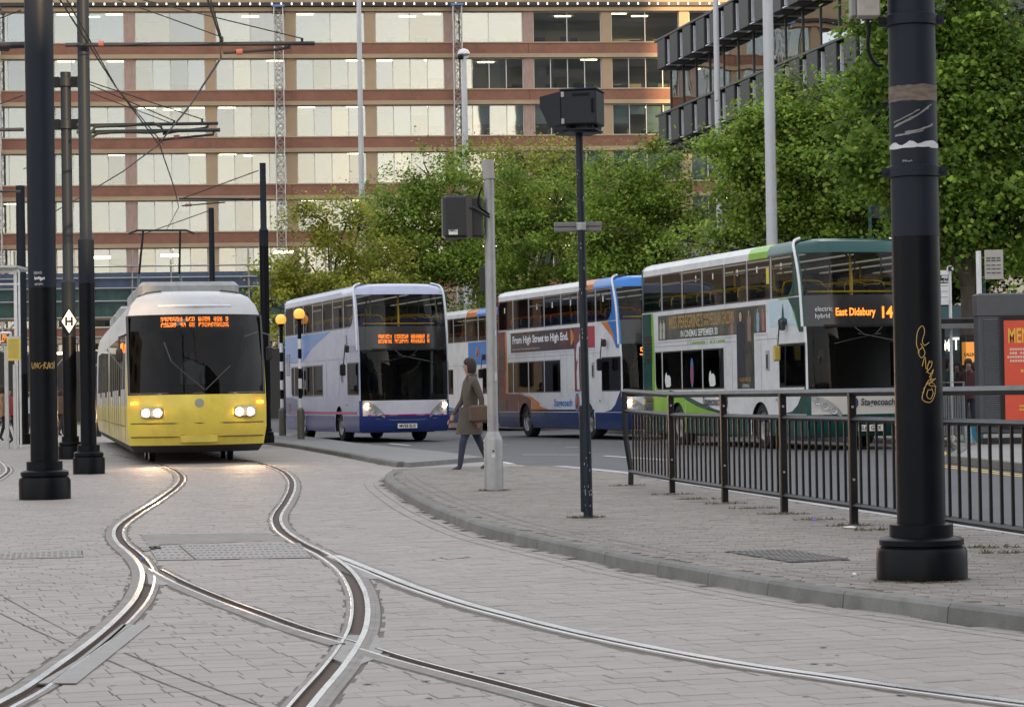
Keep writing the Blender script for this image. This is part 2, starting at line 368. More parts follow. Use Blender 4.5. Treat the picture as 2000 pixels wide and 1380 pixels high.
plate('switch_casting', [(600, 1062), (645, 1083), (715, 1112), (745, 1130), (722, 1131), (690, 1118), (655, 1094)], steelplate_m, .0035)
plate('crossing_casting', [(655, 1258), (680, 1240), (738, 1240), (750, 1270), (735, 1285), (690, 1302), (640, 1282)], steelplate_m, .0022)
plate('cover_plate', [(290, 1068), (348, 1066), (380, 1093), (307, 1094)], steelplate_m, .006, 5)
plate('cover_plate', [(352, 1066), (585, 1061), (608, 1089), (384, 1093)], steelplate_m, .006, 6)
plate('cover_plate', [(150, 1291), (238, 1220), (258, 1220), (95, 1335), (75, 1335)], steelplate_m, .005)
plate('cover_plate', [(258, 1221), (292, 1221), (150, 1335), (100, 1335)], steelplate_m, .006, 0)
plate('drain_grate', [(0, 1082), (158, 1075), (160, 1088), (-4, 1092)], steelplate_m, .005, 4)
plate('drain_grate', [(272, 1069), (310, 1064), (316, 1072), (280, 1076)], steelplate_m, .006, 2)
plate('drain_grate', [(955, 1190), (1010, 1197), (1395, 1283), (1330, 1280)], steelplate_m, .004, 0)
plate('access_cover', [(862, 1089), (900, 1085), (914, 1088), (876, 1093)], steelplate_m, .005, 0)
plate('concrete_patch', [(275, 1044), (520, 1040), (560, 1055), (290, 1064)], bandconc_m, .003)

# ------------------------------------------------------------------ plaza pavers
def inpoly(X, Y, poly):
    inside = np.zeros(len(X), bool); n = len(poly); j = n - 1
    for i in range(n):
        xi, yi = poly[i][0], poly[i][1]; xj, yj = poly[j][0], poly[j][1]
        c = ((yi > Y) != (yj > Y)) & (X < (xj - xi) * (Y - yi) / (yj - yi + 1e-12) + xi)
        inside ^= c; j = i
    return inside
rpts = np.array([[p.x, p.y] for l in RAILS for p in l]); rtan = []
for l in RAILS:
    for i in range(len(l)):
        t = (l[min(i + 1, len(l) - 1)] - l[max(i - 1, 0)]).normalized(); rtan.append((t.x, t.y))
rtan = np.array(rtan)
def clip(poly, p, n, d):           # keep the side where (q-p).n >= d
    out = []
    for i in range(len(poly)):
        a, b = poly[i], poly[(i + 1) % len(poly)]
        da = (a[0] - p[0]) * n[0] + (a[1] - p[1]) * n[1] - d; db = (b[0] - p[0]) * n[0] + (b[1] - p[1]) * n[1] - d
        if da >= 0: out.append(a)
        if (da >= 0) != (db >= 0):
            t = da / (da - db); out.append((a[0] + (b[0] - a[0]) * t, a[1] + (b[1] - a[1]) * t))
    return out
def pave(angle, plen, prow, gap, z, depth, region, ymin, ymax, xr, avoid_rails, keep):
    ca, sa = math.cos(angle), math.sin(angle); e1 = (ca, sa); e2 = (-sa, ca)
    rng = np.random.RandomState(3)
    cs = []
    R_ = int(60 / prow)
    for i in range(-10, R_ + 200):
        off = rng.rand() * plen
        for j in range(-int(26 / plen), int(26 / plen)):
            u = j * plen + off; v = i * prow
            x = u * e1[0] + v * e2[0]; y = u * e1[1] + v * e2[1]
            if y < ymin or y > ymax: continue
            if abs(x) > .36 * y + 2.0: continue
            cs.append((x, y))
    cs = np.array(cs); ok = region(cs[:, 0], cs[:, 1]); cs = cs[ok]
    hx, hy = plen / 2 - gap * .33, prow / 2 - gap / 2
    out = []
    for x, y in cs:
        poly = [(x + e1[0] * a + e2[0] * b, y + e1[1] * a + e2[1] * b) for a, b in ((-hx, -hy), (hx, -hy), (hx, hy), (-hx, hy))]
        clipped = False
        if avoid_rails:
            dd = np.hypot(rpts[:, 0] - x, rpts[:, 1] - y)
            idx = np.where(dd < .40)[0]
            if len(idx):
                # nearest point on each rail
                done = []
                for k in idx[np.argsort(dd[idx])]:
                    if any(abs(k - q) < 14 for q in done): continue
                    done.append(k); p = rpts[k]; t = rtan[k]; n = (-t[1], t[0])
                    sgn = 1 if (x - p[0]) * n[0] + (y - p[1]) * n[1] > 0 else -1
                    poly = clip(poly, p, (n[0] * sgn, n[1] * sgn), .100 + random.uniform(-.004, .026)); clipped = True
                    if len(poly) < 3: break
                if len(poly) < 3: continue
        out.append((x, y, poly, clipped))
    out.sort(key=lambda q: q[1])
    return out, (hx, hy)
kpoly = [(p.x, p.y) for p in kerb_line] + [(p.x, p.y) for p in back_w[::-1]] + [(p.x, p.y) for p in tip[::-1]]
fpo = [(p.x, p.y) for p in foot_w] + [(p.x, p.y) for p in road_near[:6][::-1]] + [(-2, 80)]
rpo = [(p.x, p.y) for p in road_near] + [(p.x, p.y) for p in far_edge]
def plaza_region(X, Y):
    r = ~inpoly(X, Y, kpoly) & ~inpoly(X, Y, rpo) & ~inpoly(X, Y, fpo)
    # nothing right of the kerb
    return r & (X < 6)
pv, (hx, hy) = pave(R(17), .215, .165, .0062, 0, .02, plaza_region, 8.6, 46.5, 1, True, 0)
def paver_solid(m, poly, z, dp, bev=.004):
    cx = sum(p[0] for p in poly) / len(poly); cy = sum(p[1] for p in poly) / len(poly); n = len(poly)
    tx, ty = random.uniform(-.008, .008), random.uniform(-.008, .008); dz = random.uniform(-.0018, .0018)
    def T(p, k, zz):
        dx, dy = p[0] - cx, p[1] - cy; l = math.hypot(dx, dy) + 1e-9; f = max(0, 1 - k / l)
        return (cx + dx * f, cy + dy * f, zz + dz + dx * f * tx + dy * f * ty)
    top = [T(p, bev * 1.3, z) for p in poly]; mid = [T(p, 0, z - bev * .8) for p in poly]; bot = [T(p, 0, z - dp) for p in poly]
    m.add(top + mid + bot, [tuple(range(n))] + [(n + i, n + (i + 1) % n, (i + 1) % n, i) for i in range(n)] + [(2 * n + i, 2 * n + (i + 1) % n, n + (i + 1) % n, n + i) for i in range(n)])
paving = MB(); single = 0
plaza = tag(bpy.data.objects.new('plaza_paving', None), kind='structure'); COL.objects.link(plaza)
pmeshes = []
for q in range(6):
    mm = MB(); paver_solid(mm, [(-hx, -hy), (hx, -hy), (hx, hy), (-hx, hy)], 0, .012); me = mm.mesh('paver'); me.materials.append(paver_m); pmeshes.append(me)
for x, y, poly, cl in pv:
    a, b = proj((x, y, 0))
    if not cl and single < 298 and -20 < a < 2020 and b < 1400:
        inst('paver', random.choice(pmeshes), plaza, (x, y, 0), (0, 0, R(17))); single += 1
    else: paver_solid(paving, poly, 0, .012)
tag(build('paver_field', paving, paver_m, plaza), kind='stuff')
# bricks of the raised pavement, laid the other way
kin2 = inner(kerb_line, .145)
kpo2 = [(p.x, p.y) for p in kin2] + [(p.x, p.y) for p in back_w[::-1]]
pv2, _ = pave(R(-9), .205, .105, .005, KZ, .012, lambda X, Y: inpoly(X, Y, kpo2), 11, 46, 1, False, 0)
pb = MB()
for x, y, poly, cl in pv2: paver_solid(pb, poly, KZ - .001, .008, .003)
tag(build('pavement_bricks', pb, brickpav_m, pavement), kind='stuff')
# road edge kerb behind the railing, paint lines
ek = MB(); el = catmull(back_w[3:], .8)
for a, b in zip(el[:-1], el[1:]):
    d = (b - a).normalized(); n = Vector((-d.y, d.x, 0))
    if n.y < 0: n = -n
    ek.prism([a + d * .005 + Vector((0, 0, -.02)), b - d * .005 + Vector((0, 0, -.02)), b - d * .005 + n * .2 + Vector((0, 0, -.02)), a + d * .005 + n * .2 + Vector((0, 0, -.02))], (0, 0, KZ + .022))
tag(build('road_edge_kerb', ek, pm('pale_kerb', (.36, .36, .37), .8, var=.2, scale=5, bump=.3, island=.1), pavement), kind='stuff')
def stripe(pts, wd, mat, z=-.004, name='road_marking'):
    m = MB(); l = [Vector(p) for p in pts]
    vs = []
    for i, p in enumerate(l):
        t = (l[min(i + 1, len(l) - 1)] - l[max(i - 1, 0)]).normalized(); n = Vector((-t.y, t.x, 0))
        vs += [(p.x + n.x * wd / 2, p.y + n.y * wd / 2, z), (p.x - n.x * wd / 2, p.y - n.y * wd / 2, z)]
    m.add(vs, [(2 * i, 2 * i + 1, 2 * i + 3, 2 * i + 2) for i in range(len(l) - 1)])
    return tag(build(name, m, mat), kind='structure')
stripe([G(x, y - 3) for x, y in [(700, 870), (800, 881), (860, 888), (945, 899), (1000, 908)]], .12, white_line, .0)
for o_ in (0, 4): stripe([G(x, y - o_) for x, y in [(1000, 910), (1040, 916), (1085, 922)]], .09, yellow_line, -.003)
for a, b in (((1020, 887), (1130, 887)), ((760, 865), (800, 869)), ((1104, 873), (1130, 872)), ((930, 868), (990, 868)), ((1180, 889), (1300, 897))): stripe([G(*a), G(*b)], .12, white_line)
for o_ in (0, .18): stripe([p + Vector((-.30 - o_, -.12 - o_ * .7, 0)) for p in far_edge[:5]], .09, yellow_line)
# litter and weeds along the edge
moss_m = pm('moss', (.085, .078, .035), .95, var=.5, scale=60, bump=.6)
def weeds(c, rx, ry, n, name, label, h=.05):
    h *= .55; n = int(n * .8); rx *= .8; ry *= .75
    m = MB()
    for _ in range(n):
        a = random.uniform(0, 6.28); r = math.sqrt(random.random()); x = c[0] + rx * r * math.cos(a); y = c[1] + ry * r * math.sin(a); z = c[2]
        hh = h * random.uniform(.3, 1); t = random.uniform(0, 3.14); dx, dy = .006 * math.cos(t), .006 * math.sin(t); lx, ly = random.uniform(-.03, .03), random.uniform(-.03, .03)
        m.add([(x - dx, y - dy, z - .004), (x + dx, y + dy, z - .004), (x + lx, y + ly, z + hh)], [(0, 1, 2)])
        m.add([(x - .02, y, z + .001), (x, y - .014, z + .001), (x + .02, y, z + .001), (x, y + .014, z + .002 + hh * .15)], [(0, 1, 3), (1, 2, 3)])
    tag(build(name, m, moss_m), label, 'weeds', kind='stuff')
weeds(G(1146, 1010, KZ), .22, .2, 160, 'moss', 'moss and dry grass round the foot of the camera post')
weeds(G(965, 957, KZ), .25, .2, 150, 'moss', 'moss round the foot of the grey signal pole')
weeds(G(1800, 1132, KZ), .36, .3, 260, 'moss', 'moss ring round the base of the stout black pole', .03)
for x, y in ((1228, 948), (1313, 965), (1365, 974), (1416, 983), (1470, 992), (1532, 1003), (1600, 1014), (1668, 1026), (1720, 1034), (1930, 1068), (1980, 1078)):
    weeds(G(x, y, KZ), .3, .13, 70, 'moss', 'moss along the foot of the guard railing', .06)
def litter(px, sz, col, name, label, cat='litter'):
    c = G(*px, KZ if px[0] > 1000 else 0); m = MB(); n = 9
    pts = [(c.x + sz * random.uniform(.5, 1) * math.cos(6.28 * i / n), c.y + sz * .9 * random.uniform(.5, 1) * math.sin(6.28 * i / n), c.z + .004 + random.uniform(0, .012)) for i in range(n)]
    m.add(pts + [(c.x, c.y, c.z + .02)], [(i, (i + 1) % n, n) for i in range(n)]); m.add([(p[0], p[1], c.z + .002) for p in pts], [tuple(range(n))])
    tag(build(name, m, pm('litter_' + name + label[:6], col, .7)), label, cat)
litter((1590, 1016), .035, (.16, .12, .5), 'sweet_wrapper', 'small purple wrapper lying by the railing')
litter((1662, 1031), .09, (.62, .6, .54), 'spilt_paper', 'torn white paper by the foot of a railing post')
litter((1668, 1123), .02, (.7, .7, .68), 'paper_scrap', 'tiny white paper scrap left of the stout pole base')
litter((278, 1092), .035, (.05, .10, .3), 'bottle_cap', 'blue scrap lying in the rail groove at the switch')
tg = G(1540, 1086, KZ)
gr = thing('gully_grating', 'dark iron grating set in the brick pavement', 'grating', (0, 0, 0))
ga = [G(*p, KZ) for p in ((1415, 1077), (1545, 1074), (1660, 1093), (1545, 1098))]
build('grating_frame', MB().prism(flat(ga, KZ - .01), (0, 0, .014)), pm('cast_iron', (.05, .052, .06), .5, .6, var=.3), gr)
gb = MB()
for i in range(9):
    for j in range(12):
        p = ga[0].lerp(ga[1], (j + .5) / 12); q = ga[3].lerp(ga[2], (j + .5) / 12); c = p.lerp(q, (i + .5) / 9)
        gb.box((c.x, c.y, KZ + .008), (.022, .05, .008), .5)
tag(build('grating_studs', gb, steelplate_m, gr), kind='stuff')

gum = MB()
for _ in range(170):
    y = 9.5 + 30 * random.random() ** 1.6; x = random.uniform(-.2, .2) * y; r = random.uniform(.008, .022)
    if inpoly(np.array([x]), np.array([y]), rpo)[0]: continue
    on_pav = inpoly(np.array([x]), np.array([y]), kpoly)[0]; z = (KZ if on_pav else 0) + .0035
    gum.poly([(x + r * math.cos(t) * random.uniform(.7, 1.2), y + r * math.sin(t) * random.uniform(.7, 1.2), z) for t in (0, .9, 1.8, 2.7, 3.6, 4.5, 5.4)])
tag(build('trodden_gum', gum, pm('old_gum', (.20, .185, .175), .9, island=.35)), 'flattened grey gum spots scattered over the paving', 'gum', kind='stuff')

# straight and curved joints between the paving courses
for o_ in (.14, .27): stripe(inner(kerb_line, -o_)[::3], .008, mortar_m, .0025, 'course_joint')
for o_ in (.30, .44): stripe([p + Vector((0, 0, 0)) for p in inner(kerb_line, o_)[::3]], .007, mortar_m, KZ + .0025, 'course_joint')
for l in ([(0, 1161), (75, 1203), (150, 1242)], [(0, 1197), (60, 1226), (126, 1256)], [(243, 1274), (333, 1311), (430, 1349), (525, 1384)], [(207, 1287), (300, 1326), (405, 1366), (450, 1384)]):
    stripe(catmull([G(*p) for p in l], .15), .009, mortar_m, .0025, 'course_joint')
# ================================================================== BUILDINGS
# ---- red brick office block across the square
ob_t = .095; on = math.sqrt(1 + ob_t ** 2)
FX, FY = -27.7, 187.0
oroot = thing('office_building', 'long red brick office block with bands of wide windows behind the square', 'building', (FX, FY, 0), math.atan(ob_t))
brick_m = brickmat('red_brick', (.25, .098, .066), (.195, .073, .051), (.24, .15, .10), .225, .075, .011)
lintel_m = pm('buff_concrete', (.37, .285, .185), .8, var=.22, scale=.8, bump=.1, stretch=(.4, 1, 2))
beige_m = pm('buff_cladding', (.38, .28, .18), .75, var=.12, scale=.7)
pink_m = pm('pink_granite', (.34, .235, .20), .6, var=.25, scale=6, stretch=(1, 1, .3))
wframe_m = pm('white_window_frame', (.62, .61, .58), .5)
gl_off = glass('office_glass', (.80, .86, .84), .165, (.86, .92, .98), .012, wav=.06)
gl_of2 = glass('office_glass_clearer', (.84, .88, .86), .135, (.86, .92, .97), .012, wav=.10)
gl_of3 = glass('office_glass_mirrored', (.72, .80, .80), .18, (.87, .92, .97), .015, wav=.12)
room_wall = pm('office_room_wall', (.42, .36, .26), .9, var=.2, scale=.3)
room_dark = pm('office_floor', (.10, .085, .07), .9)
ceil_m = pm('office_ceiling', (.55, .53, .48), .9)
blind_m = pm('roller_blind', (.50, .60, .62), .8, var=.04)
tube_m = emis('ceiling_tube', (1, .78, .45), 7)
PIT = 6.21; T0 = -1.55
kk = list(range(-2, 11)); nrow = 8
tmin, tmax = T0 - 2 * PIT - 3, T0 + 10 * PIT + 20
bb = lambda a0, a1, d0, d1, z0, z1: (((a0 + a1) / 2, (d0 + d1) / 2, (z0 + z1) / 2), (a1 - a0, d1 - d0, z1 - z0))
def ztop(r): return 31.36 - 3.66 * r
# bands, split where movement joints show (one piece every three bays)
joints = [tmin] + [T0 + PIT * k for k in (-1, 2, 5, 8)] + [tmax]
for r in range(nrow):
    zt = ztop(r)
    for a, b in zip(joints[:-1], joints[1:]):
        if r == 0:
            build('parapet_band', MB().box(*bb(a + .01, b - .01, -.25, .6, zt + .45, zt + 6)), lintel_m, oroot)
        else:
            build('brick_band', MB().box(*bb(a + .01, b - .01, -.30, .5, zt + .32, zt + 1.13)), brick_m, oroot)
        build('lintel', MB().box(*bb(a, b, -.34, .5, zt, zt + .318)), lintel_m, oroot)
        if r: build('sill', MB().box(*bb(a, b, -.36, .4, zt + 1.132, zt + 1.22)), lintel_m, oroot)
for r in range(nrow):
    zt = ztop(r); zb = ztop(r + 1) + 1.222
    for k in kk:
        pink = k in (0, 4, 5, -3); t = T0 + PIT * k
        build('pillar', MB().box(*bb(t - .40, t + .40, -.12, .5, zb, zt - .002)), pink_m if pink else beige_m, oroot)
pane_cache = {}
wbox = {}
for r in range(nrow):
    zt = ztop(r); zb = ztop(r + 1) + 1.222; h = zt - zb
    npan = 2 if r == 0 else 4
    key = (npan, round(h, 2))
    wd = PIT - .80
    if key not in pane_cache:
        fm = MB(); b = .07
        fm.box(*bb(.0, b, 0, .12, 0, h)); fm.box(*bb(wd - b, wd, 0, .12, 0, h)); fm.box(*bb(b, wd - b, 0, .12, 0, b)); fm.box(*bb(b, wd - b, 0, .12, h - b, h))
        for i in range(1, npan):
            x = wd * i / npan; fm.box(*bb(x - .03, x + .03, .001, .11, b, h - b))
        me = fm.mesh('window'); me.materials.append(wframe_m)
        pw = wd / npan - .0
        gm = []
        for gg in (gl_off, gl_of2, gl_of3):
            q_ = MB().box((0, 0, 0), (pw - .07, .016, h - .14)).mesh('pane'); q_.materials.append(gg); gm.append(q_)
        pane_cache[key] = (me, gm)
    me, gm = pane_cache[key]
    for k in kk[:-1]:
        t = T0 + PIT * k + .40
        wn = inst('window', me, oroot, (t, .10, zb))
        for i in range(npan):
            inst('pane', random.choices(gm, (6, 3, 2))[0], wn, (wd * (i + .5) / npan, .07, h / 2), (random.uniform(-.012, .012), 0, random.uniform(-.015, .015)))
    # rooms behind
    rm = MB()
    rm.box(*bb(tmin, tmax, 6.0, 6.2, zb - .6, zt + .4)); build('room_wall', rm, room_wall, oroot)
    build('floor_slab', MB().box(*bb(tmin, tmax, .55, 6.0, zb - 1.0, zb - .75)), room_dark, oroot)
    build('ceiling', MB().box(*bb(tmin, tmax, .55, 6.0, zt + .1, zt + .28)), ceil_m, oroot)
    tb = MB()
    for k in kk[:-1]:
        for j in range(3):
            if random.random() < .34:
                x = T0 + PIT * k + 1.2 + 1.9 * j; tb.box((x, 1.6 + 1.2 * (j % 2), zt + .05), (1.3, .16, .06))
    tag(build('ceiling_lights', tb, tube_m, oroot), kind='stuff')
    # desks, screens and blinds
    dk = MB()
    for k in kk[:-1]:
        for j in range(5):
            if random.random() < .75:
                x = T0 + PIT * k + .8 + random.random() * 5; dk.box((x, 1.2 + random.random(), zb - .05), (random.uniform(.4, 1.1), .4, random.uniform(.7, 1.4)))
    tag(build('office_furniture', dk, pm('office_dark', (.05, .045, .04), .8), oroot), kind='stuff')
    for k in kk[:-1]:
        for i in range(npan):
            pr = {2: .75 if k >= 3 else .12, 3: .75 if k >= 3 else .15, 1: .05, 4: .22, 0: .0}.get(r, .25)
            if random.random() < pr:
                fr = random.choice([.3, .6, .62, .65, .9]); x = T0 + PIT * k + .40 + wd * (i + .5) / npan
                build('blind', MB().box((x, .40, zt - h * fr / 2 - .03), (wd / npan - .1, .02, h * fr)), blind_m, oroot)
bk = MB(); bk.box(*bb(tmin, tmax, 6.2, 20, 0, 37)); bk.box(*bb(tmin, tmax, .3, 6.2, 33.2, 37)); bk.box(*bb(tmin, tmax, .0, .5, 2.2, ztop(nrow) + 1.0))
build('building_core', bk, lintel_m, oroot)
sh = MB()
for i in range(30): sh.box(*bb(tmin + i * 3, tmin + i * 3 + 2.7, -.05, .05, .2, 2.9))
build('shop_window', sh, pm('dark_shop_glass', (.03, .035, .04), .1), oroot)
# festoon lamps along the parapet and three lattice towers on the front
fs = thing('festoon_lights', 'dark strip of small white lamps along the top of the brick office block', 'lights', (FX, FY, 0), math.atan(ob_t))
build('festoon_rail', MB().box(*bb(tmin, tmax, -.62, -.50, 31.72, 32.0)), pm('black_metal', (.02, .02, .022), .5), fs)
lm = MB().lathe([(.04, -.08), (.06, -.03), (.06, .07), (.04, .10)], 6).mesh('lamp'); lm.materials.append(emis('festoon_bulb', (1, .96, .88), .9))
for i in range(96): inst('lamp', lm, fs, (tmin + 8 + i * .80 + random.uniform(-.08, .08), -.68, 31.86))
truss_m = pm('galvanised_truss', (.50, .50, .50), .4, .7)
def lattice(t, z0, z1, label):
    o = Vector((FX, FY, 0)) + Vector((1, ob_t, 0)) / on * t
    rt = thing('lattice_tower', label, 'lattice tower', (o.x, o.y - 1.1, 0), math.atan(ob_t), 'lattice towers on the office front')
    s = .34; ch = [(-s, -s), (s, -s), (s, s), (-s, s)]
    for x, y in ch: build('chord', MB().tube([(x, y, z0), (x, y, z1)], .045, 5), truss_m, rt)
    br = MB(); n = int((z1 - z0) / .75)
    for i in range(n):
        za, zb = z0 + i * .75, z0 + (i + 1) * .75
        for q in range(4):
            a, b = ch[q], ch[(q + 1) % 4]
            if i % 2: a, b = b, a
            br.tube([(*a, za), (*b, zb)], .026, 4, cap=False); br.tube([(*a, zb), (*b, zb)], .02, 4, cap=False)
    build('lattice_bracing', br, truss_m, rt)
    build('top_cap', MB().box((0, 0, z1 + .1), (.95, .95, .16)), pm('blue_cap', (.12, .2, .45), .5), rt)
    for z in (6, 16.5, 24): build('tie_bracket', MB().box((.0, .7, z), (.1, .9, .1)), truss_m, rt)
def px2t(px):
    k = (px - 1000) / F; return (k * FY - FX) / (1 / on - k * ob_t / on)
lattice(px2t(556), .0, 31.5, 'grey lattice tower on the office front above the yellow tram')
lattice(px2t(904), .0, 31.6, 'grey lattice tower behind the white dome camera mast')
lattice(px2t(4), .0, 31.4, 'lattice tower beyond the thick pole, at the edge of the photo')
# ---- dark glazed block that juts in from the right
dC = Vector((8.1, 121, 0)); da = math.atan2(-.976, .217)
droot = thing('glazed_office_block', 'dark modern block with a glazed storey between bands of black boxes', 'building', dC, da)
dpanel = pm('black_panel', (.024, .025, .027), .5, var=.5, scale=2.5, stretch=(1, 1, .4), bump=.15)
dside = pm('grey_panel_edge', (.06, .063, .068), .5)
dwhite = pm('white_panel_edge', (.60, .63, .68), .5)
gl_d = glass('block_glass', (.55, .60, .60), .30, (.95, .97, .97), .008, wav=.25)
DL = 56; n_m = 25; mod = 2.2
# local x runs along the face towards the camera; the face looks to local -y... (outside is y<0 after rotation)
for band, (z0, z1) in enumerate(((17.3, 18.75), (13.5, 15.0))):
    build('spandrel_rail', MB().box((DL / 2, .25, (z0 + z1) / 2 + .05), (DL, .3, z1 - z0 - .1)), dside, droot)
    bm_ = MB().bbox((0, -.30, 0), (1.32, .78, z1 - z0), .03).mesh('panel'); bm_.materials.append(dpanel)
    wm_ = MB()
    wm_.box((0, -.02, -(z1 - z0) / 2 + .12), (.80, .10, .2)); wm_.box((-.20, -.53, .02), (.05, .14, z1 - z0 - .3)); wm_.box((0, -.40, -(z1 - z0) / 2 + .06), (.55, .55, .05)); wm = wm_.mesh('white_reveal'); wm.materials.append(dwhite)
    for i in range(n_m):
        x = 1.0 + mod * i
        inst('panel', bm_, droot, (x, 0, (z0 + z1) / 2)); inst('white_reveal', wm, droot, (x + 1.10, 0, (z0 + z1) / 2))
    for i in range(4): inst('panel', bm_, droot, (-.25, 1.4 + mod * i, (z0 + z1) / 2), (0, 0, R(90)))
    build('coping', MB().box((DL / 2 - .2, .0, z1 + .06), (DL, 1.4, .10)), dside, droot)
pm_ = MB().box((0, 0, 0), (1.1 * 1.98, .03, 2.28)).mesh('pane'); pm_.materials.append(gl_d)
fm_ = MB().box((0, 0, 0), (.06, .10, 2.3)).mesh('mullion'); fm_.materials.append(dside)
for i in range(n_m):
    inst('pane', pm_, droot, (1.1 + mod * i, .12, 16.15), (0, 0, random.uniform(-.008, .008))); inst('mullion', fm_, droot, (mod * i, .10, 16.15))
inst('pane', pm_, droot, (.1, 1.3, 16.15), (0, 0, R(90)))
cb = MB(); cb.box((DL / 2, 12.5, 16.15), (DL - .4, 21, 2.4)); build('interior_core', cb, pm('block_interior', (.13, .13, .125), .8, var=.4, scale=.5), droot)
build('roof', MB().box((DL / 2, 12, 18.6), (DL - .4, 23, .5)), dside, droot)
build('soffit', MB().box((DL / 2, 9.2, 13.35), (DL + 1.4, 19.0, .22)), pm('dark_soffit', (.03, .03, .032), .5), droot)
build('lower_wall', MB().box((DL / 2 + 8, 15, 6.6), (DL - 16, 22, 13.2)), pm('lower_wall', (.20, .20, .20), .7, var=.2, scale=.4), droot)
# ---- pale low building beyond the trees, dark shop block behind the shelters on the right
t_ = P(1380, 700, 108)
lowb = thing('pale_low_building', 'pale grey concrete building glimpsed through the trees above the buses', 'building', (t_.x, t_.y, 0), R(-10))
build('wall', MB().box((3, 3, 4.2), (16, 6, 8.4)), pm('pale_concrete', (.42, .41, .39), .8, var=.15, scale=.5), lowb)
build('roof', MB().box((3, 3, 8.5), (16.6, 6.6, .3)), lintel_m, lowb)
wm = MB().box((0, 0, 0), (1.6, .08, 1.3)).mesh('window'); wm.materials.append(pm('dark_window', (.04, .05, .055), .15))
for i in range(5): inst('window', wm, lowb, (-3 + 2.8 * i, -.02, 4.4))
shop = thing('glass_fronted_shops', 'dark glass fronted shops behind the bus shelter and advert unit', 'building', (15.5, 70, 0), R(-8))
build('wall', MB().box((8, 4, 5.0), (26, 8, 10)), pm('dark_cladding', (.06, .065, .07), .4, var=.2, scale=.5), shop)
gp = MB().box((0, 0, 0), (1.5, .05, 2.6)).mesh('pane'); gp.materials.append(glass('shop_glass', (.3, .36, .36), .14))
for j, z in enumerate((1.6, 4.9, 8.0)):
    for i in range(15): inst('pane', gp, shop, (-4.2 + 1.62 * i, -.06, z))
fbar = MB().box((0, 0, 0), (.09, .16, 9.6)).mesh('mullion'); fbar.materials.append(pm('teal_frame', (.05, .10, .11), .4))
for i in range(16): inst('mullion', fbar, shop, (-5.01 + 1.62 * i, -.08, 5))
build('fascia', MB().box((8, -.3, 3.3), (26, .5, .55)), pm('fascia_teal', (.08, .16, .17), .4), shop)
# ---- unseen blocks behind the camera, sized to block the sun and fill window reflections
tw = thing('sun_block_tower', 'tall unseen slab tower behind the camera, sized to block the sun', 'building', (88.5, -66, 0))
build('wall', MB().box((0, 0, 52), (79, 14, 104)), pm('tower_concrete', (.16, .15, .14), .8, var=.3, scale=.2), tw)
tm = MB()
for i in range(26): tm.box((0, 7.05, 6 + 3.8 * i), (73, .2, 1.9))
build('window', tm, pm('tower_glass', (.02, .025, .03), .08), tw)
t2 = thing('sun_block_tower', 'lower unseen block added beside the slab tower to trim the sunlit patch', 'building', (153, -66, 0))  # wing added to keep the sun off the lower office front
build('wall', MB().box((0, 0, 37), (49, 14, 74)), pm('tower_concrete', (.16, .15, .14), .8), t2)
tm = MB()
for i in range(18): tm.box((0, 7.05, 6 + 3.8 * i), (47, .2, 1.9))
build('window', tm, pm('tower_glass', (.02, .025, .03), .08), t2)
mr = thing('sun_block_terrace', 'unseen mid rise block added behind the camera to shade the square', 'building', (29, -70, 0))  # added to keep direct sun off the plaza
build('wall', MB().box((0, 0, 13), (40, 14, 26)), pm('terrace_stone', (.28, .24, .2), .8, var=.3, scale=.2), mr)
tm = MB()
for j in range(6):
    for i in range(11): tm.box((-18 + 3.6 * i, 7.05, 3 + 3.9 * j), (1.7, .2, 2.3))
build('window', tm, pm('tower_glass', (.02, .025, .03), .08), mr)

lw_ = thing('reflection_terrace', 'long unseen terrace added beyond the tram line for bus windows to reflect', 'building', (-62, 110, 0), R(8))  # unseen block added so bus windows reflect masonry instead of bright sky
build('wall', MB().box((0, 0, 11), (16, 150, 22)), pm('left_stone', (.34, .29, .24), .8, var=.35, scale=.25), lw_)
tm = MB()
for j in range(5):
    for i in range(40): tm.box((8.05, -72 + 3.6 * i, 3 + 3.9 * j), (.2, 1.7, 2.3))
build('window', tm, pm('tower_glass', (.02, .025, .03), .08), lw_)

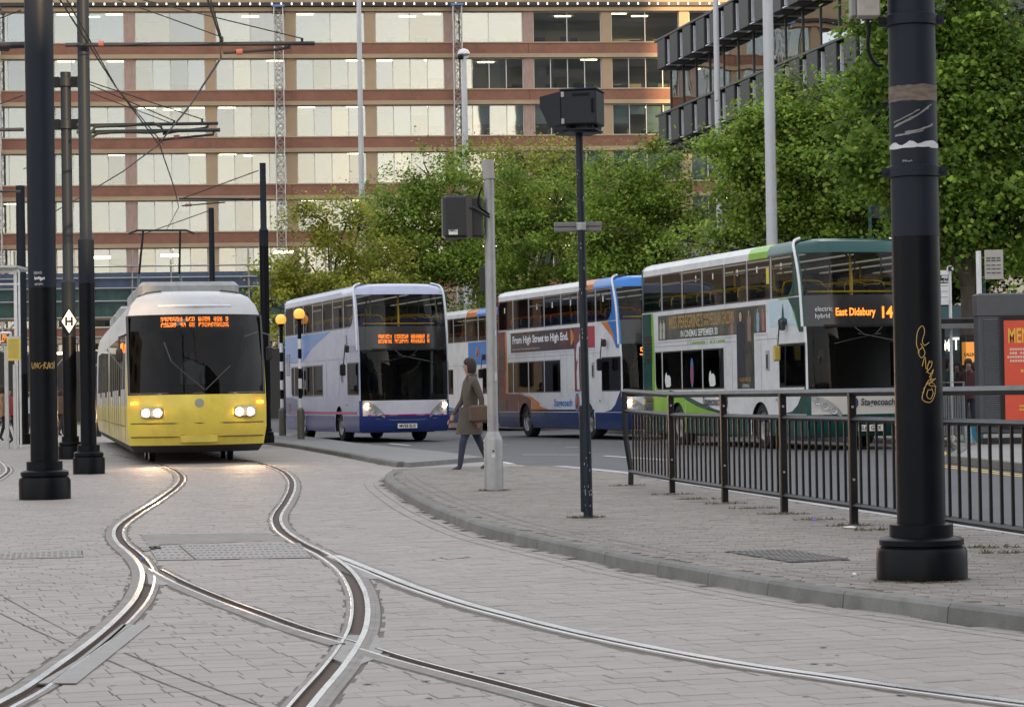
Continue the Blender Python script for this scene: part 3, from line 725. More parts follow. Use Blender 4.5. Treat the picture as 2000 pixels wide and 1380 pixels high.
# ================================================================== POLES
blk = pm('black_pole_paint', (.0045, .0055, .008), .34, var=.3, scale=5, bump=.06, spec=.12, dark=(.012, .012, .014), dscale=3, damt=.25)
blu = pm('slate_pole_paint', (.013, .019, .028), .5, spec=.18, var=.14, scale=3, bump=.08, stretch=(1, 1, .2))
blu_top = blu
galv = pm('galvanised_pole', (.33, .335, .335), .45, .35, var=.2, scale=6, bump=.15, stretch=(1, 1, .3), dark=(.18, .17, .16), dscale=4, damt=.5)
lampgrey = pm('lamp_post_grey', (.52, .54, .57), .5, .1, var=.12, scale=3, stretch=(1, 1, .3))
def cylmap(rad, ang, z, s=1.0):      # (x, y) on a sheet -> the surface of a pole; ang = direction faced
    def f(x, y):
        a = ang + x / rad
        return Vector((rad * math.cos(a), rad * math.sin(a), z + y))
    return f
def wrap(name, pts, rad, ang, z, mat, parent, off=.002):     # jagged patch stuck on a pole
    fm = cylmap(rad + off, ang, z); xs = [p[0] for p in pts]; n = 18; x0, x1 = min(xs), max(xs); m = MB()
    def yat(x):
        ys = []
        for i in range(len(pts)):
            a, b = pts[i], pts[(i + 1) % len(pts)]
            if (a[0] - x) * (b[0] - x) <= 0 and a[0] != b[0]: ys.append(a[1] + (b[1] - a[1]) * (x - a[0]) / (b[0] - a[0]))
        return (min(ys), max(ys)) if ys else (0, 0)
    c = [(x0 + (x1 - x0) * (i + .001) / (n + .002)) for i in range(n + 1)]
    vs = []
    for x in c:
        lo, hi = yat(x); vs += [fm(x, lo), fm(x, hi)]
    m.add(vs, [(2 * i, 2 * i + 2, 2 * i + 3, 2 * i + 1) for i in range(n)])
    return build(name, m, mat, parent)
def scribble(name, strokes, rad, ang, z, mat, parent, wd=.004):
    fm = cylmap(rad + .003, ang, z); m = MB()
    for s in strokes:
        l = catmull([Vector((x, y, 0)) for x, y in s], .012)
        if len(l) > 1: m.tube([fm(p.x, p.y) for p in l], wd / 2, 4)
    return build(name, m, mat, parent)
def big_pole(name, label, base, r_base, r_shaft, h_plinth, z_change, z_narrow, r_top, top, group='overhead line poles'):
    rt = thing(name, label, 'pole', base, 0, group)
    hp = h_plinth
    build('plinth', MB().lathe([(r_base, 0), (r_base, hp * .52), (r_base * .965, hp * .60), (r_base * .88, hp * .62), (r_base * .88, hp * .63), (r_base * .93, hp * .66), (r_base * .93, hp * .76), (r_base * .87, hp * .80), (r_base * .72, hp * .82)], 40), blk, rt, smooth=35)
    build('collar', MB().lathe([(r_base * .70, hp * .80), (r_base * .70, hp * 1.05), (r_shaft * 1.02, hp * 1.07)], 40), blk, rt, smooth=35)
    build('lower_shaft', MB().lathe([(r_shaft, hp * 1.0), (r_shaft, z_change)], 40), blk, rt, smooth=35)
    if z_narrow: prof = [(r_shaft, z_change + .001), (r_shaft, z_narrow), (r_shaft * 1.03, z_narrow + .01), (r_top, z_narrow + .07), (r_top * .97, top)]
    else: prof = [(r_shaft, z_change + .001), (r_top, top)]
    build('upper_shaft', MB().lathe(prof, 40), blu, rt, smooth=35)
    return rt
ang_cam = lambda p: math.atan2(-p.y, -p.x)
# stout pole, right foreground
pb_ = G(1801, 1129, KZ); Zr = 14.3; s_ = F / pb_.y
p1 = big_pole('overhead_line_pole', 'stout black pole with torn posters and a gold scribble on the brick pavement', pb_, 88 / s_, 46.5 / s_, 101 / s_, 2.0, None, 44 / s_, 6.4)
p1c = ang_cam(pb_); zr = lambda y: (1129 - y) / s_
for c in ('upper_shaft', 'lower_shaft'): pass
rS = 46.5 / s_
for i, y in enumerate((40, 336)):
    b_ = build('clamp_band', MB().lathe([(rS + .003, zr(y) - .035), (rS + .012, zr(y) - .03), (rS + .012, zr(y) + .03), (rS + .003, zr(y) + .035)], 40), blu, p1, smooth=35)
    lug = MB()
    for sgn in (-1, 1):
        a = p1c + sgn * math.pi / 2; lug.box(((rS + .025) * math.cos(a), (rS + .025) * math.sin(a), zr(y)), (.05, .03, .055), a); lug.tube([((rS + .028) * math.cos(a) + .02 * math.cos(p1c), (rS + .028) * math.sin(a) + .02 * math.sin(p1c), zr(y)), ((rS + .028) * math.cos(a) + .032 * math.cos(p1c), (rS + .028) * math.sin(a) + .032 * math.sin(p1c), zr(y))], .009, 6)
    build('clamp_lug', lug, blu, b_)
white_scrap = pm('torn_white_paper', (.55, .57, .6), .8, var=.15, scale=20)
brown_scrap = pm('torn_brown_paper', (.15, .12, .095), .9, var=.6, scale=14, stretch=(1, 1, 4))
grey_scrap = pm('glue_streak', (.22, .21, .21), .8, var=.5, scale=30)
H_ = rS * 1.45
def jag(x0, x1, lo, hi, jl, jh, n=14):
    a = [(x0 + (x1 - x0) * i / n, lo + random.uniform(-jl, jl)) for i in range(n + 1)]; b = [(x1 - (x1 - x0) * i / n, hi + random.uniform(-jh, jh)) for i in range(n + 1)]
    return a + b
wrap('torn_poster', jag(-H_, H_, 0, .095, .005, .008), rS, p1c, zr(201), brown_scrap, p1)
wrap('torn_poster', jag(-H_, H_, 0, .028, .006, .016), rS, p1c, zr(292), white_scrap, p1)
for (x0, y0, x1, y1, t) in ((-.13, -.01, .10, .10, .014), (-.13, .02, .04, .09, .008), (-.05, -.045, .13, .0, .012), (-.12, -.06, .06, -.035, .010), (-.1, .0, .12, .12, .006)):
    n = 8; a = [(x0 + (x1 - x0) * i / n, y0 + (y1 - y0) * (i / n) ** 1.2 - t / 2 * math.sin(math.pi * (i + .4) / (n + .8)) - random.uniform(0, .004)) for i in range(n + 1)]
    wrap('glue_streak', a + [(p[0], p[1] + t * (0.5 + .8 * random.random())) for p in a[::-1]], rS, p1c, zr(248), grey_scrap, p1)
wrap('glue_streak', jag(-.07, -.01, -.004, .004, .004, .006), rS, p1c, zr(318), grey_scrap, p1)
gold_m = pm('gold_marker', (.55, .36, .10), .5)
gs = 1 / s_ * 1.0
def gpx(l): return [((x - 1792) / s_, (742 - y) / s_) for x, y in l]
scribble('graffiti', [gpx(l) for l in ([(1795, 690), (1790, 672), (1793, 648), (1802, 638), (1806, 650), (1801, 668), (1806, 676), (1815, 670)], [(1798, 672), (1806, 690), (1799, 700), (1793, 688), (1803, 678)],
    [(1800, 716), (1806, 698), (1808, 722), (1815, 705)], [(1808, 728), (1819, 716), (1820, 706), (1811, 714), (1812, 730), (1823, 728)], [(1814, 738), (1824, 722), (1816, 744), (1829, 740)], [(1800, 768), (1812, 744), (1826, 742), (1812, 752), (1830, 756)],
    [(1803, 762), (1799, 780), (1815, 786), (1826, 770), (1826, 752), (1812, 748), (1802, 760)], [(1818, 762), (1811, 762), (1808, 774), (1815, 780), (1822, 768), (1818, 758)])], rS, p1c, zr(742), gold_m, p1, .0042)
# grey box and cable at the top of that pole
bx = P(1694, -8, pb_.y - .05)
cb_ = thing('junction_box', 'pale grey metal box strapped to the top of the stout pole', 'box', (bx.x, bx.y, bx.z))
build('box_body', MB().bbox((0, 0, 0), (.135, .11, .26), .008), pm('box_paint', (.36, .33, .30), .5, var=.25, scale=14, bump=.1), cb_)
build('box_side', MB().bbox((-.083, .03, .0), (.03, .12, .25), .006), pm('box_side_grey', (.2, .2, .2), .5), cb_)
for x in (-.03, .04): build('screw', MB().lathe([(.007, 0), (.006, .004)], 8, (x, -.056, -.10), axis='y'), galv, cb_)
ca = [P(x, y, pb_.y - .1) - bx for x, y in ((1694, 38), (1697, 60), (1695, 88), (1701, 112), (1714, 128), (1724, 128))]
build('cable', MB().tube(catmull(ca, .02), .011, 8), blk, cb_, smooth=60)
# left foreground pole
lb = G(88, 974); s_ = F / lb.y
p2 = big_pole('overhead_line_pole', 'thick black and slate pole with gold letters and a torn sticker', lb, 50 / s_, 27 / s_, 70 / s_, (974 - 562) / s_, None, 28.5 / s_, 8.5)
c2 = ang_cam(lb); z2 = lambda y: (974 - y) / s_
wrap('torn_sticker', jag(-.10, .03, -.02, .02, .015, .02), 27 / s_, c2, z2(545), white_scrap, p2)
wrap('torn_sticker', jag(-.11, .0, -.01, .025, .01, .01), 27 / s_, c2, z2(535), grey_scrap, p2)
wrap('torn_sticker', jag(-.10, .01, -.01, .012, .008, .01), 27 / s_, c2, z2(556), grey_scrap, p2)
def lg(l): return [((x - 84) / s_, (714 - y) / s_) for x, y in l]
scribble('graffiti', [lg(l) for l in ([(59, 708), (60, 718), (64, 719), (66, 708)], [(68, 720), (68, 709), (72, 718), (72, 708)], [(79, 709), (75, 711), (75, 719), (79, 718), (79, 714)], [(80, 714), (83, 714)], [(85, 721), (86, 708), (90, 710), (86, 714), (92, 721)], [(92, 720), (95, 708), (97, 720)], [(93, 716), (97, 716)], [(103, 709), (99, 712), (99, 719), (103, 718)], [(104, 708), (104, 721)], [(104, 714), (108, 713)], [(108, 706), (107, 720)])], 27 / s_, c2, z2(714), gold_m, p2, .008)
# slimmer pole beside it
b3 = G(174, 925); s_ = F / b3.y
p3 = big_pole('overhead_line_pole', 'slender black pole between the H sign and the yellow tram', b3, 31 / s_, 15.5 / s_, 54 / s_, (925 - 553) / s_, (925 - 470) / s_, 12 / s_, 9.3)
# pole with the H sign
b4 = G(138, 896); s_ = F / b4.y
p4 = big_pole('overhead_line_pole', 'black and slate pole carrying the white H sign', b4, 24 / s_, 13.5 / s_, 42 / s_, (896 - 658) / s_, (896 - 552) / s_, 10.5 / s_, (896 - 140) / s_)
for y in (160, 243): build('clamp_band', MB().lathe([(13 / s_, (896 - y) / s_ - .1), (15 / s_, (896 - y) / s_ - .09), (15 / s_, (896 - y) / s_ + .09), (13 / s_, (896 - y) / s_ + .1)], 24), blu, p4, smooth=35)
for y in (160, 243):
    for sg in (-1, 1): build('bracket', MB().box((sg * 20 / s_, -.05, (896 - y) / s_), (.18, .12, .22)), blk, p4)
hs = P(135, 627, b4.y - .3)
hr = thing('diamond_sign', 'white diamond sign with a black H on the slate pole', 'sign', hs)
q = 17 / s_; e = 27 / s_
build('sign_border', MB().prism([(-q, 0, 0), (0, 0, -e), (q, 0, 0), (0, 0, e)], (0, .02, 0)), blk, hr)
build('sign_face', MB().prism([(-q * .86, -.004, 0), (0, -.004, -e * .86), (q * .86, -.004, 0), (0, -.004, e * .86)], (0, .01, 0)), pm('sign_white', (.72, .72, .74), .5), hr)
text('lettering', 'H', 23 / s_, blk, hr, plane_map((0, -.012, -8.2 / s_), (1, 0, 0), (0, 0, 1)), bold=.008, align='CENTER')
build('sign_bracket', MB().box((0, .15, 0), (.08, .28, .08)), galv, hr)
# far left pole, and the two farther ones
b5 = G(46, 867); s_ = F / b5.y
big_pole('overhead_line_pole', 'far slate pole half hidden behind the thick gold lettered pole', b5, 15 / s_, 10 / s_, 26 / s_, (867 - 730) / s_, None, 8.5 / s_, (867 - 362) / s_)
b6 = G(521, 864, .1); s_ = F / b6.y
p6 = big_pole('overhead_line_pole', 'dark pole standing right behind the tram', b6, 15 / s_, 9 / s_, 26 / s_, (864 - 480) / s_, (864 - 450) / s_, 6.2 / s_, (864 - 318) / s_)
b7 = P(419, 860, 105); b7.z = 0; s_ = F / 105
big_pole('overhead_line_pole', 'farther dark pole above the tram roof', b7, .3, .13, .5, 4, None, .12, (835 - 405) / s_)
# ---- overhead line arms and wires
wire_m = pm('overhead_wire', (.035, .033, .032), .5, .5)
arm_m = pm('arm_tube', (.03, .032, .036), .4, .4)
red_m = pm('red_insulator', (.22, .07, .06), .5)
def arm(name, label, pts, r, Y, extra=(), red=()):
    a = P(*pts[0], Y); rt = thing(name, label, 'overhead arm', a, 0, 'overhead line arms')
    build('arm_tube', MB().tube([P(x, y, Y) - a for x, y in pts], r, 8), arm_m, rt, smooth=50)
    for e in extra: build('stay_tube', MB().tube([P(x, y, Y + .02) - a for x, y in e], r * .7, 6), arm_m, rt)
    for e in red: build('insulator', MB().tube([P(x, y, Y) - a for x, y in e], r * 1.35, 8), red_m, rt)
    return rt
arm('cantilever_arm', 'long dark arm from the slender pole across the brick front', [(128, 88), (615, 85)], .036, 40.4, [[(437, 104), (545, 97), (564, 93)], [(434, 72), (434, 90)], [(590, 75), (590, 86)], [(565, 86), (566, 96)]], [[(193, 86), (203, 86)], [(462, 102), (474, 101)]])
arm('cantilever_arm', 'upper arm of the H sign pole', [(150, 245), (426, 241)], .036, 51.2, [[(340, 235), (340, 243)], [(395, 232), (395, 241)], [(406, 240), (406, 248), (395, 251)]])
arm('cantilever_arm', 'lower arm of the H sign pole with a looped cable', [(150, 258), (430, 254)], .04, 51.0, [[(395, 251), (350, 256), (318, 262)], [(417, 257), (417, 263), (335, 271), (310, 275)]], [[(163, 258), (172, 258)], [(340, 269), (350, 268)]])
build('looped_cable', MB().tube(catmull([P(x, y, 50.8) for x, y in ((178, 278), (176, 262), (186, 248), (240, 246), (300, 241), (315, 248), (318, 256), (300, 259), (240, 258), (190, 261), (180, 268))], .2), .035, 6), pm('cable_green', (.03, .035, .02), .6), bpy.data.objects['cantilever_arm.002']).matrix_parent_inverse = Matrix.Translation(-P(150, 258, 51.0))
arm('cantilever_arm', 'thick arm ending at the top of the thick pole', [(-30, 90), (48, 88)], .045, 31, [[(0, 96), (15, 97), (18, 90)]])
arm('cantilever_arm', 'thin arm of the dark pole behind the tram', [(350, 388), (508, 388)], .026, b6.y, [[(355, 402), (440, 395)]], [[(362, 401), (374, 400)], [(478, 388), (486, 388)]])
arm('cantilever_arm', 'thin arm ending at the middle of the thick pole', [(-20, 254), (46, 253)], .04, 51, [[(-10, 374), (40, 374)]])
WG = 'tram overhead wires'
def wire(label, pts, r=.016):
    l = []
    for (a, b) in zip(pts[:-1], pts[1:]):
        pa, pb2 = P(*a), P(*b)
        for k in range(6): l.append(pa.lerp(pb2, k / 6))
    l.append(P(*pts[-1])); o = build('overhead_wire', MB().tube(l, r, 5), wire_m); tag(o, label, 'wire', WG); return o
wire('contact wire falling past the slender pole to the H pole arms', [(112, -8, 36), (225, 168, 46), (312, 284, 51), (338, 360, 56), (346, 390, 62)], .014)
wire('thinner twin running just beside the contact wire', [(126, -8, 36), (228, 172, 46), (318, 280, 51)], .012)
wire('steep wire from the top edge to the end of the long arm', [(403, -8, 36), (430, 75, 40.4), (432, 112, 40.4), (372, 205, 45), (308, 284, 51)], .017)
wire('thinner of the two steep wires crossing the end of the long arm', [(409, -8, 36), (434, 80, 40.4), (430, 118, 40.4), (368, 212, 45), (304, 288, 51)], .012)
wire('wire sloping down from the arm junction to the slender pole', [(308, 284, 51), (240, 335, 58), (172, 376, 66), (60, 440, 78)], .016)
wire('stay wire from the top edge to the long arm, upper of two', [(262, -4, 38), (592, 76, 40.4)], .011)
wire('stay wire from the top edge to the long arm, lower of two', [(214, -6, 38), (434, 73, 40.4)], .011)
wire('highest stay wire from the H pole clamp', [(163, 156, 51.2), (395, 233, 51.2)], .012)
wire('middle stay wire from the H pole clamp', [(163, 160, 51.2), (340, 236, 51.2)], .012)
wire('lowest stay wire from the H pole clamp', [(163, 176, 51.2), (335, 241, 51.2)], .01)
wire('stay wire to the dark pole behind the tram', [(355, 388, b6.y), (505, 333, b6.y)], .014)
wire('wire running on above the tram roof', [(346, 390, 62), (349, 405, 70), (325, 450, 95)], .012)
wire('thin wire meeting the thick pole near its top', [(-5, 38, 60), (42, 20, 60)], .016)
wire('thin wire meeting the thick pole beside the third row of windows', [(-5, 205, 70), (46, 186, 70)], .016)
wire('thin wire low across the brick front to the far pole', [(272, 460, 105), (418, 408, 105)], .02)
wire('short wire between the thick pole and the H pole', [(46, 330, 75), (105, 308, 70)], .016)

# ---- tall grey lamp posts and the dome camera mast
def lamppost(label, pts, Y, rb, rtp, ztop_):
    b = P(pts[0], 800, Y); rt = thing('lamp_post', label, 'lamp post', (b.x, b.y, 0), 0, 'tall pale lamp posts')
    build('shaft', MB().lathe([(rb, .8), (rtp, ztop_)], 14), lampgrey, rt, smooth=40)
    build('base', MB().lathe([(rb * 1.4, 0), (rb * 1.4, .8), (rb, .86)], 14), lampgrey, rt, smooth=40)
    build('joint_ring', MB().lathe([(rb * .93, 6.0), (rb * .98, 6.03), (rb * .98, 6.2), (rb * .9, 6.23)], 14), lampgrey, rt)
    hd = MB(); hd.bbox((.6, 0, ztop_ + .1), (1.1, .3, .14), .04); build('lantern', hd, lampgrey, rt)
lamppost('slender pale lamp post rising from the yellowish tree against the brick block', (703 + 10,), 120, .17, .11, 22)
lamppost('pale lamp post at the corner of the dark glazed block', (1412,), 88, .13, .095, 17)
lamppost('thick pale lamp post rising behind the green bus roof', (1514,), 66, .16, .135, 16)
b = P(917, 800, 128)
cm = thing('camera_mast', 'white mast with a domed camera head beside a lattice tower', 'camera mast', (b.x, b.y, 0))
zt = P(909, 110, 128).z
build('shaft', MB().lathe([(.25, 0), (.14, zt)], 14), lampgrey, cm, smooth=40)
build('camera_dome', MB().lathe([(.1, zt), (.2, zt + .05), (.33, zt + .1), (.32, zt + .2), (.22, zt + .34), (.05, zt + .4)], 16), pm('white_plastic', (.7, .7, .7), .4), cm, smooth=40)
build('camera_housing', MB().bbox((-.17, -.1, zt - .08), (.3, .35, .2), .04), blk, cm)
build('bracket', MB().box((.1, 0, zt - .06), (.3, .15, .12)), lampgrey, cm)
# ---- speed camera on its post
navy = pm('navy_post_paint', (.010, .017, .026), .42, spec=.25, var=.3, scale=5, bump=.15, dark=(.25, .25, .24), dscale=14, damt=.0)
chip = pm('chipped_paint', (.35, .36, .36), .7)
sb = G(1149, 1010, KZ); s_ = F / sb.y
pt = P(1131, 262, sb.y)
cp = thing('camera_post', 'dark navy post carrying the boxy traffic camera', 'post', sb)
dx = (pt.x - sb.x); lean = lambda z: dx * z / (pt.z - sb.z)
ztp = pt.z - sb.z
build('shaft', MB().tube([(lean(z), 0, z) for z in (0, .78, .781, ztp)], [.043, .043, .037, .034], 20), navy, cp, smooth=40)
build('lower_sleeve', MB().bbox((lean(.55) - .038, .0, .53), (.05, .05, .96), .008), navy, cp)
ch = MB()
for i in range(40):
    z = random.choice([random.uniform(.05, .6), random.uniform(1.6, 3.2)]); a = random.uniform(-2.4, -.7); rr = .0445 if z < .78 else .0385
    c = Vector((lean(z) + rr * math.cos(a), rr * math.sin(a), z)); h = random.uniform(.004, .022)
    ch.box(c, (.005, .004, h), a)
tag(build('paint_chips', ch, chip, cp), kind='stuff')
build('top_plate', MB().bbox((lean(ztp), 0, ztp + .006), (.33, .33, .014), .003, .4), navy, cp)
rv = MB()
bz = (1010 - 442) / s_
br = thing('small_sign', 'grey bracket rails of a small sign fixed to the navy camera post', 'sign', (sb.x + lean(bz), sb.y, sb.z + bz))
for dz in (-.022, .022): build('rail', MB().bbox((-.03, .055, dz), (.43, .02, .036), .004), pm('grey_bracket', (.17, .165, .17), .5, .3), br)
build('sign_plate', MB().box((-.03, .07, 0), (.43, .006, .09)), galv, br)
cl = MB().lathe([(.042, -.035), (.045, -.03), (.045, .03), (.042, .035)], 16).mesh('clamp'); inst('clamp', cl, br).data.materials.append(galv)
# camera box
cz = pt.z
rz = R(-14)
bx = thing('traffic_camera', 'boxy dark traffic camera with a slanted hood on the navy post', 'camera', (pt.x, pt.y, cz), rz)
cam_m = pm('camera_box_paint', (.012, .016, .022), .5, spec=.3, var=.25, scale=8, bump=.1)
W_ = .40
build('housing', MB().bbox((.035, 0, .17 + .055), (.33, .36, .31), .012), cam_m, bx)
hd = MB().prism([(-.13, -.175, .075), (-.13, -.175, .372), (-.32, -.175, .33), (-.32, -.175, .235), (-.24, -.175, .06)], (0, .35, 0)); build('hood', hd, cam_m, bx)
build('lid', MB().bbox((.035, 0, .386), (.345, .375, .016), .004), cam_m, bx)
build('handle', MB().bbox((.165, -.19, .235), (.02, .02, .13), .006), blk, bx)
for z in (.10, .34): build('hinge', MB().bbox((-.105, -.186, z), (.03, .018, .05), .004), galv, bx)
build('slot_label', MB().box((.06, -.182, .335), (.16, .004, .025)), blk, bx)
for x in (-.1, .1): build('rubber_foot', MB().lathe([(.025, .012), (.025, .07)], 10, (x + .03, -.1, 0)), blk, bx)
for x in (-.1, .1): build('rubber_foot', MB().lathe([(.025, .012), (.025, .07)], 10, (x + .03, .1, 0)), blk, bx)
build('mount_plate', MB().bbox((.03, 0, .03), (.30, .30, .016), .003), cam_m, bx)
build('lens_glass', MB().box((-.318, 0, .285), (.01, .2, .07), 0), pm('lens_black', (.01, .01, .012), .05), bx)
# ---- traffic signal on the grey pole
gb_ = G(965, 957, KZ); s_ = F / gb_.y
gpz = lambda y: (957 - y) / s_
gpole = thing('signal_pole', 'grey galvanised pole with a wide foot behind the walking person', 'pole', gb_)
build('foot', MB().lathe([(18.5 / s_, 0), (18.5 / s_, gpz(860)), (17.5 / s_, gpz(856)), (11 / s_, gpz(842))], 24), galv, gpole, smooth=30)
tx = (P(954, 312, gb_.y).x - gb_.x) / gpz(312)
build('shaft', MB().tube([(tx * z * .6, 0, z) for z in (gpz(844), gpz(350))], [10.8 / s_, 10 / s_], 20), galv, gpole, smooth=40)
z_ = gpz(346); ox = tx * z_ * .6
build('cap', MB().tube([(ox, 0, z_ - .02), (ox - .012, 0, gpz(312))], [12 / s_, 12 / s_], 18), pm('plastic_cap', (.34, .325, .31), .6), gpole, smooth=40)
build('door_lock', MB().lathe([(.012, -.002), (.012, .01)], 10, (.0, -18.6 / s_, gpz(880)), axis='y'), blk, gpole)
wrap('sticker', [(-.02, -.02), (.02, -.02), (.02, .02), (-.02, .02)], 18.5 / s_, ang_cam(gb_), gpz(889), white_scrap, gpole)
wrap('torn_sticker', jag(.03, .07, -.05, .05, .02, .02), 10.9 / s_, ang_cam(gb_), gpz(735), white_scrap, gpole)
wrap('torn_sticker', jag(.04, .06, -.03, .03, .01, .01), 10.9 / s_, ang_cam(gb_), gpz(650), white_scrap, gpole)
sh_ = P(905, 424, gb_.y - .06)
sg_ = thing('traffic_signal', 'black traffic signal head seen from behind on the grey pole', 'traffic light', sh_, R(6))
sm = pm('signal_plastic', (.018, .018, .020), .5, var=.2, scale=10, bump=.1)
build('signal_case', MB().bbox((-.10, 0, 0), (.30, .30, .50), .03), sm, sg_)
build('backing_case', MB().bbox((.14, .02, -.005), (.165, .24, .47), .02), sm, sg_)
build('band', MB().box((.055, -.125, 0), (.07, .06, .49)), pm('signal_strap', (.05, .045, .042), .5), sg_)
build('label_plate', MB().box((-.135, -.153, -.185), (.105, .005, .06)), pm('label_white', (.7, .7, .7), .5), sg_)
text('lettering', 'PMP21', .035, blk, sg_, plane_map((-.18, -.157, -.180), (1, 0, 0), (0, 0, 1)), sx=.9, bold=.001)
build('support_arm', MB().tube([(.06, -.17, .10), (.10, -.17, .10), (.30, -.10, -.01)], .016, 8), sm, sg_)
build('conduit', MB().tube(catmull([Vector(p) for p in ((.22, -.08, .34), (.18, -.1, .25), (.18, -.1, .12), (.30, -.08, .02))], .03), .013, 8), blk, sg_, smooth=60)
for z in (.16, 0, -.16):
    build('visor', MB().lathe([(.09, .15), (.10, .36), (.095, .36), (.085, .15)], 16, (-.10, 0, z), axis='y', cap=False), sm, sg_)
pbx = P(942, 545, gb_.y + .1)
ps = thing('push_button_unit', 'narrow dark pedestrian signal half hidden behind the grey pole', 'signal', pbx)
build('case', MB().bbox((0, .05, 0), (.07, .1, .3), .01), sm, ps); build('bracket', MB().box((.06, .04, .05), (.08, .03, .03)), sm, ps)
# ---- belisha beacons
globe_m = pm('amber_globe', (.85, .38, .07), .35, emit=(1, .42, .06), es=.55, var=.03)
for (px, py, gy, gr_, lab) in ((588, 857, 613, 11.0, 'taller beacon with an amber globe on a striped pole'), (552, 850, 624, 10.5, 'amber globe beacon nearest the tram, the shorter of the pair')):
    b = G(px, py, .1); s_ = F / b.y; zz = lambda y: (py - y) / s_
    rt = thing('crossing_beacon', lab, 'beacon', b, 0, 'crossing beacons')
    build('base', MB().lathe([(7 / s_, 0), (7 / s_, zz(800)), (4 / s_, zz(796))], 14), pm('beacon_grey', (.12, .115, .09), .5), rt, smooth=35)
    n = 9; top = gy + gr_ - 1
    ys = [797 + (top - 797) * i / n for i in range(n + 1)]
    for i in range(n):
        build('stripe', MB().lathe([(3.6 / s_, zz(ys[i])), (3.6 / s_, zz(ys[i + 1]))], 14), blk if i % 2 or i == n - 1 else pm('beacon_white', (.75, .75, .74), .5), rt, smooth=35)
    build('collar', MB().lathe([(4 / s_, zz(top + 4)), (7 / s_, zz(top - 1))], 14), blk, rt)
    gp_ = [(gr_ / s_ * math.sin(R(a)), zz(gy) - gr_ / s_ * math.cos(R(a))) for a in range(10, 181, 10)]
    build('globe', MB().lathe(gp_, 20), globe_m, rt, smooth=60)
# ---- guard railing
rail_m = pm('railing_bronze_paint', (.011, .0115, .013), .4, spec=.22, var=.25, scale=6)
gp0 = [(1232, 946), (1313, 962), (1416, 980), (1532, 1000), (1668, 1023), (1838, 1052), (2050, 1089), (2330, 1137)]
gw = [G(x, y, KZ) for x, y in gp0]
gr_ = thing('guard_railing', 'black steel guard railing along the pavement in front of the buses', 'railing', gw[1])
o0 = gw[1]
HT = 1.09
for i, p in enumerate(gw):
    q = p - o0; d = (gw[min(i + 1, len(gw) - 1)] - gw[max(i - 1, 0)]); a = math.atan2(d.y, d.x)
    if i == 0:
        tp = P(1219, 764, p.y) - o0
        build('post', MB().tube([q + Vector((0, 0, -.02)), q.lerp(tp, .15) + Vector((.015, 0, 0)), q.lerp(tp, .5) + Vector((-.02, 0, 0)), tp], .033, 4), rail_m, gr_)
        ptop0 = tp
    else: build('post', MB().bbox((q.x, q.y, HT / 2 - .02), (.062, .062, HT + .04), .006, a), rail_m, gr_)
    if i: 
        for zz in (.35, .95): build('bolt', MB().lathe([(.011, 0), (.011, -.008)], 8, (q.x - .034 * math.sin(-a) * 0, q.y - .040, zz + .02), axis='y'), galv, gr_)
barme = MB().box((0, 0, 0), (.02, .02, .70)).mesh('bar'); barme.materials.append(rail_m)
for i in range(len(gw) - 1):
    a, b = gw[i] - o0, gw[i + 1] - o0; d = b - a; L = Vector((d.x, d.y, 0)).length; an = math.atan2(d.y, d.x)
    ta = a + Vector((0, 0, HT)) if i else ptop0; tb = b + Vector((0, 0, HT))
    build('top_rail', MB().tube([ta, tb], .032, 4), rail_m, gr_)
    for z, r in ((.865, .026), (.155, .026)):
        f = z / HT; pa = a.lerp(ta, f) if i == 0 else a + Vector((0, 0, z)); build('mid_rail' if z > .5 else 'bottom_rail', MB().tube([pa, b + Vector((0, 0, z))], r, 4), rail_m, gr_)
    n = int(L / .2)
    for k in range(1, n):
        c = a + d * (k / n); inst('bar', barme, gr_, (c.x, c.y, .51), (0, 0, an))
# ================================================================== VEHICLES
def shell(levels, W, ys, ns, classify, L):
    rings = []
    for (z, ins, yc, bow, p) in levels:
        r = [(ins, y, z) for y in ys]
        for k in range(ns + 1):
            s = math.sin((k / ns - .5) * math.pi); r.append((W / 2 + s * (W / 2 - ins), yc - bow * (1 - abs(s) ** p), z))
        r += [(W - ins, y, z) for y in ys[::-1]]
        rings.append(r)
    ny = len(ys); parts = {}
    n = len(rings[0])
    for j in range(len(levels) - 1):
        zm = (levels[j][0] + levels[j + 1][0]) / 2
        for i in range(n - 1):
            if i < ny: a = ys[i]; b = ys[i + 1] if i < ny - 1 else levels[j][2]; seg = 'L'; m = (a + b) / 2
            elif i < ny + ns: k = i - ny; seg = 'F'; m = math.sin(((k + .5) / ns - .5) * math.pi)
            else:
                q = i - ny - ns - 1; q = max(q, 0)
                a = ys[ny - 1 - q]; b = ys[ny - 2 - q] if ny - 2 - q >= 0 else a; seg = 'R'; m = (a + b) / 2
            if i == ny - 1: seg = 'L'; m = (ys[-1] + levels[j][2]) / 2
            if i == ny + ns: seg = 'R'; m = (ys[-1] + levels[j][2]) / 2
            key = classify(seg, m, zm)
            if key is None: continue
            parts.setdefault(key, MB()).poly([rings[j][i], rings[j][i + 1], rings[j + 1][i + 1], rings[j + 1][i]])
    # fix: ring index ny-1 is the last side point, then the front starts
    top = rings[-1]; k = classify('T', 0, levels[-1][0]); parts.setdefault(k, MB()).poly(top)
    for j in range(len(levels) - 1):
        k = classify('B', 0, (levels[j][0] + levels[j + 1][0]) / 2)
        if k: parts.setdefault(k, MB()).poly([rings[j][-1], rings[j][0], rings[j + 1][0], rings[j + 1][-1]])
    return parts
def paint(name, col, **k): return pm(name, col, k.pop('rough', .22), var=k.pop('var', .06), scale=3, coat=.08, spec=.3, dark=(.09, .085, .075), dscale=1.6, damt=.22, **k)
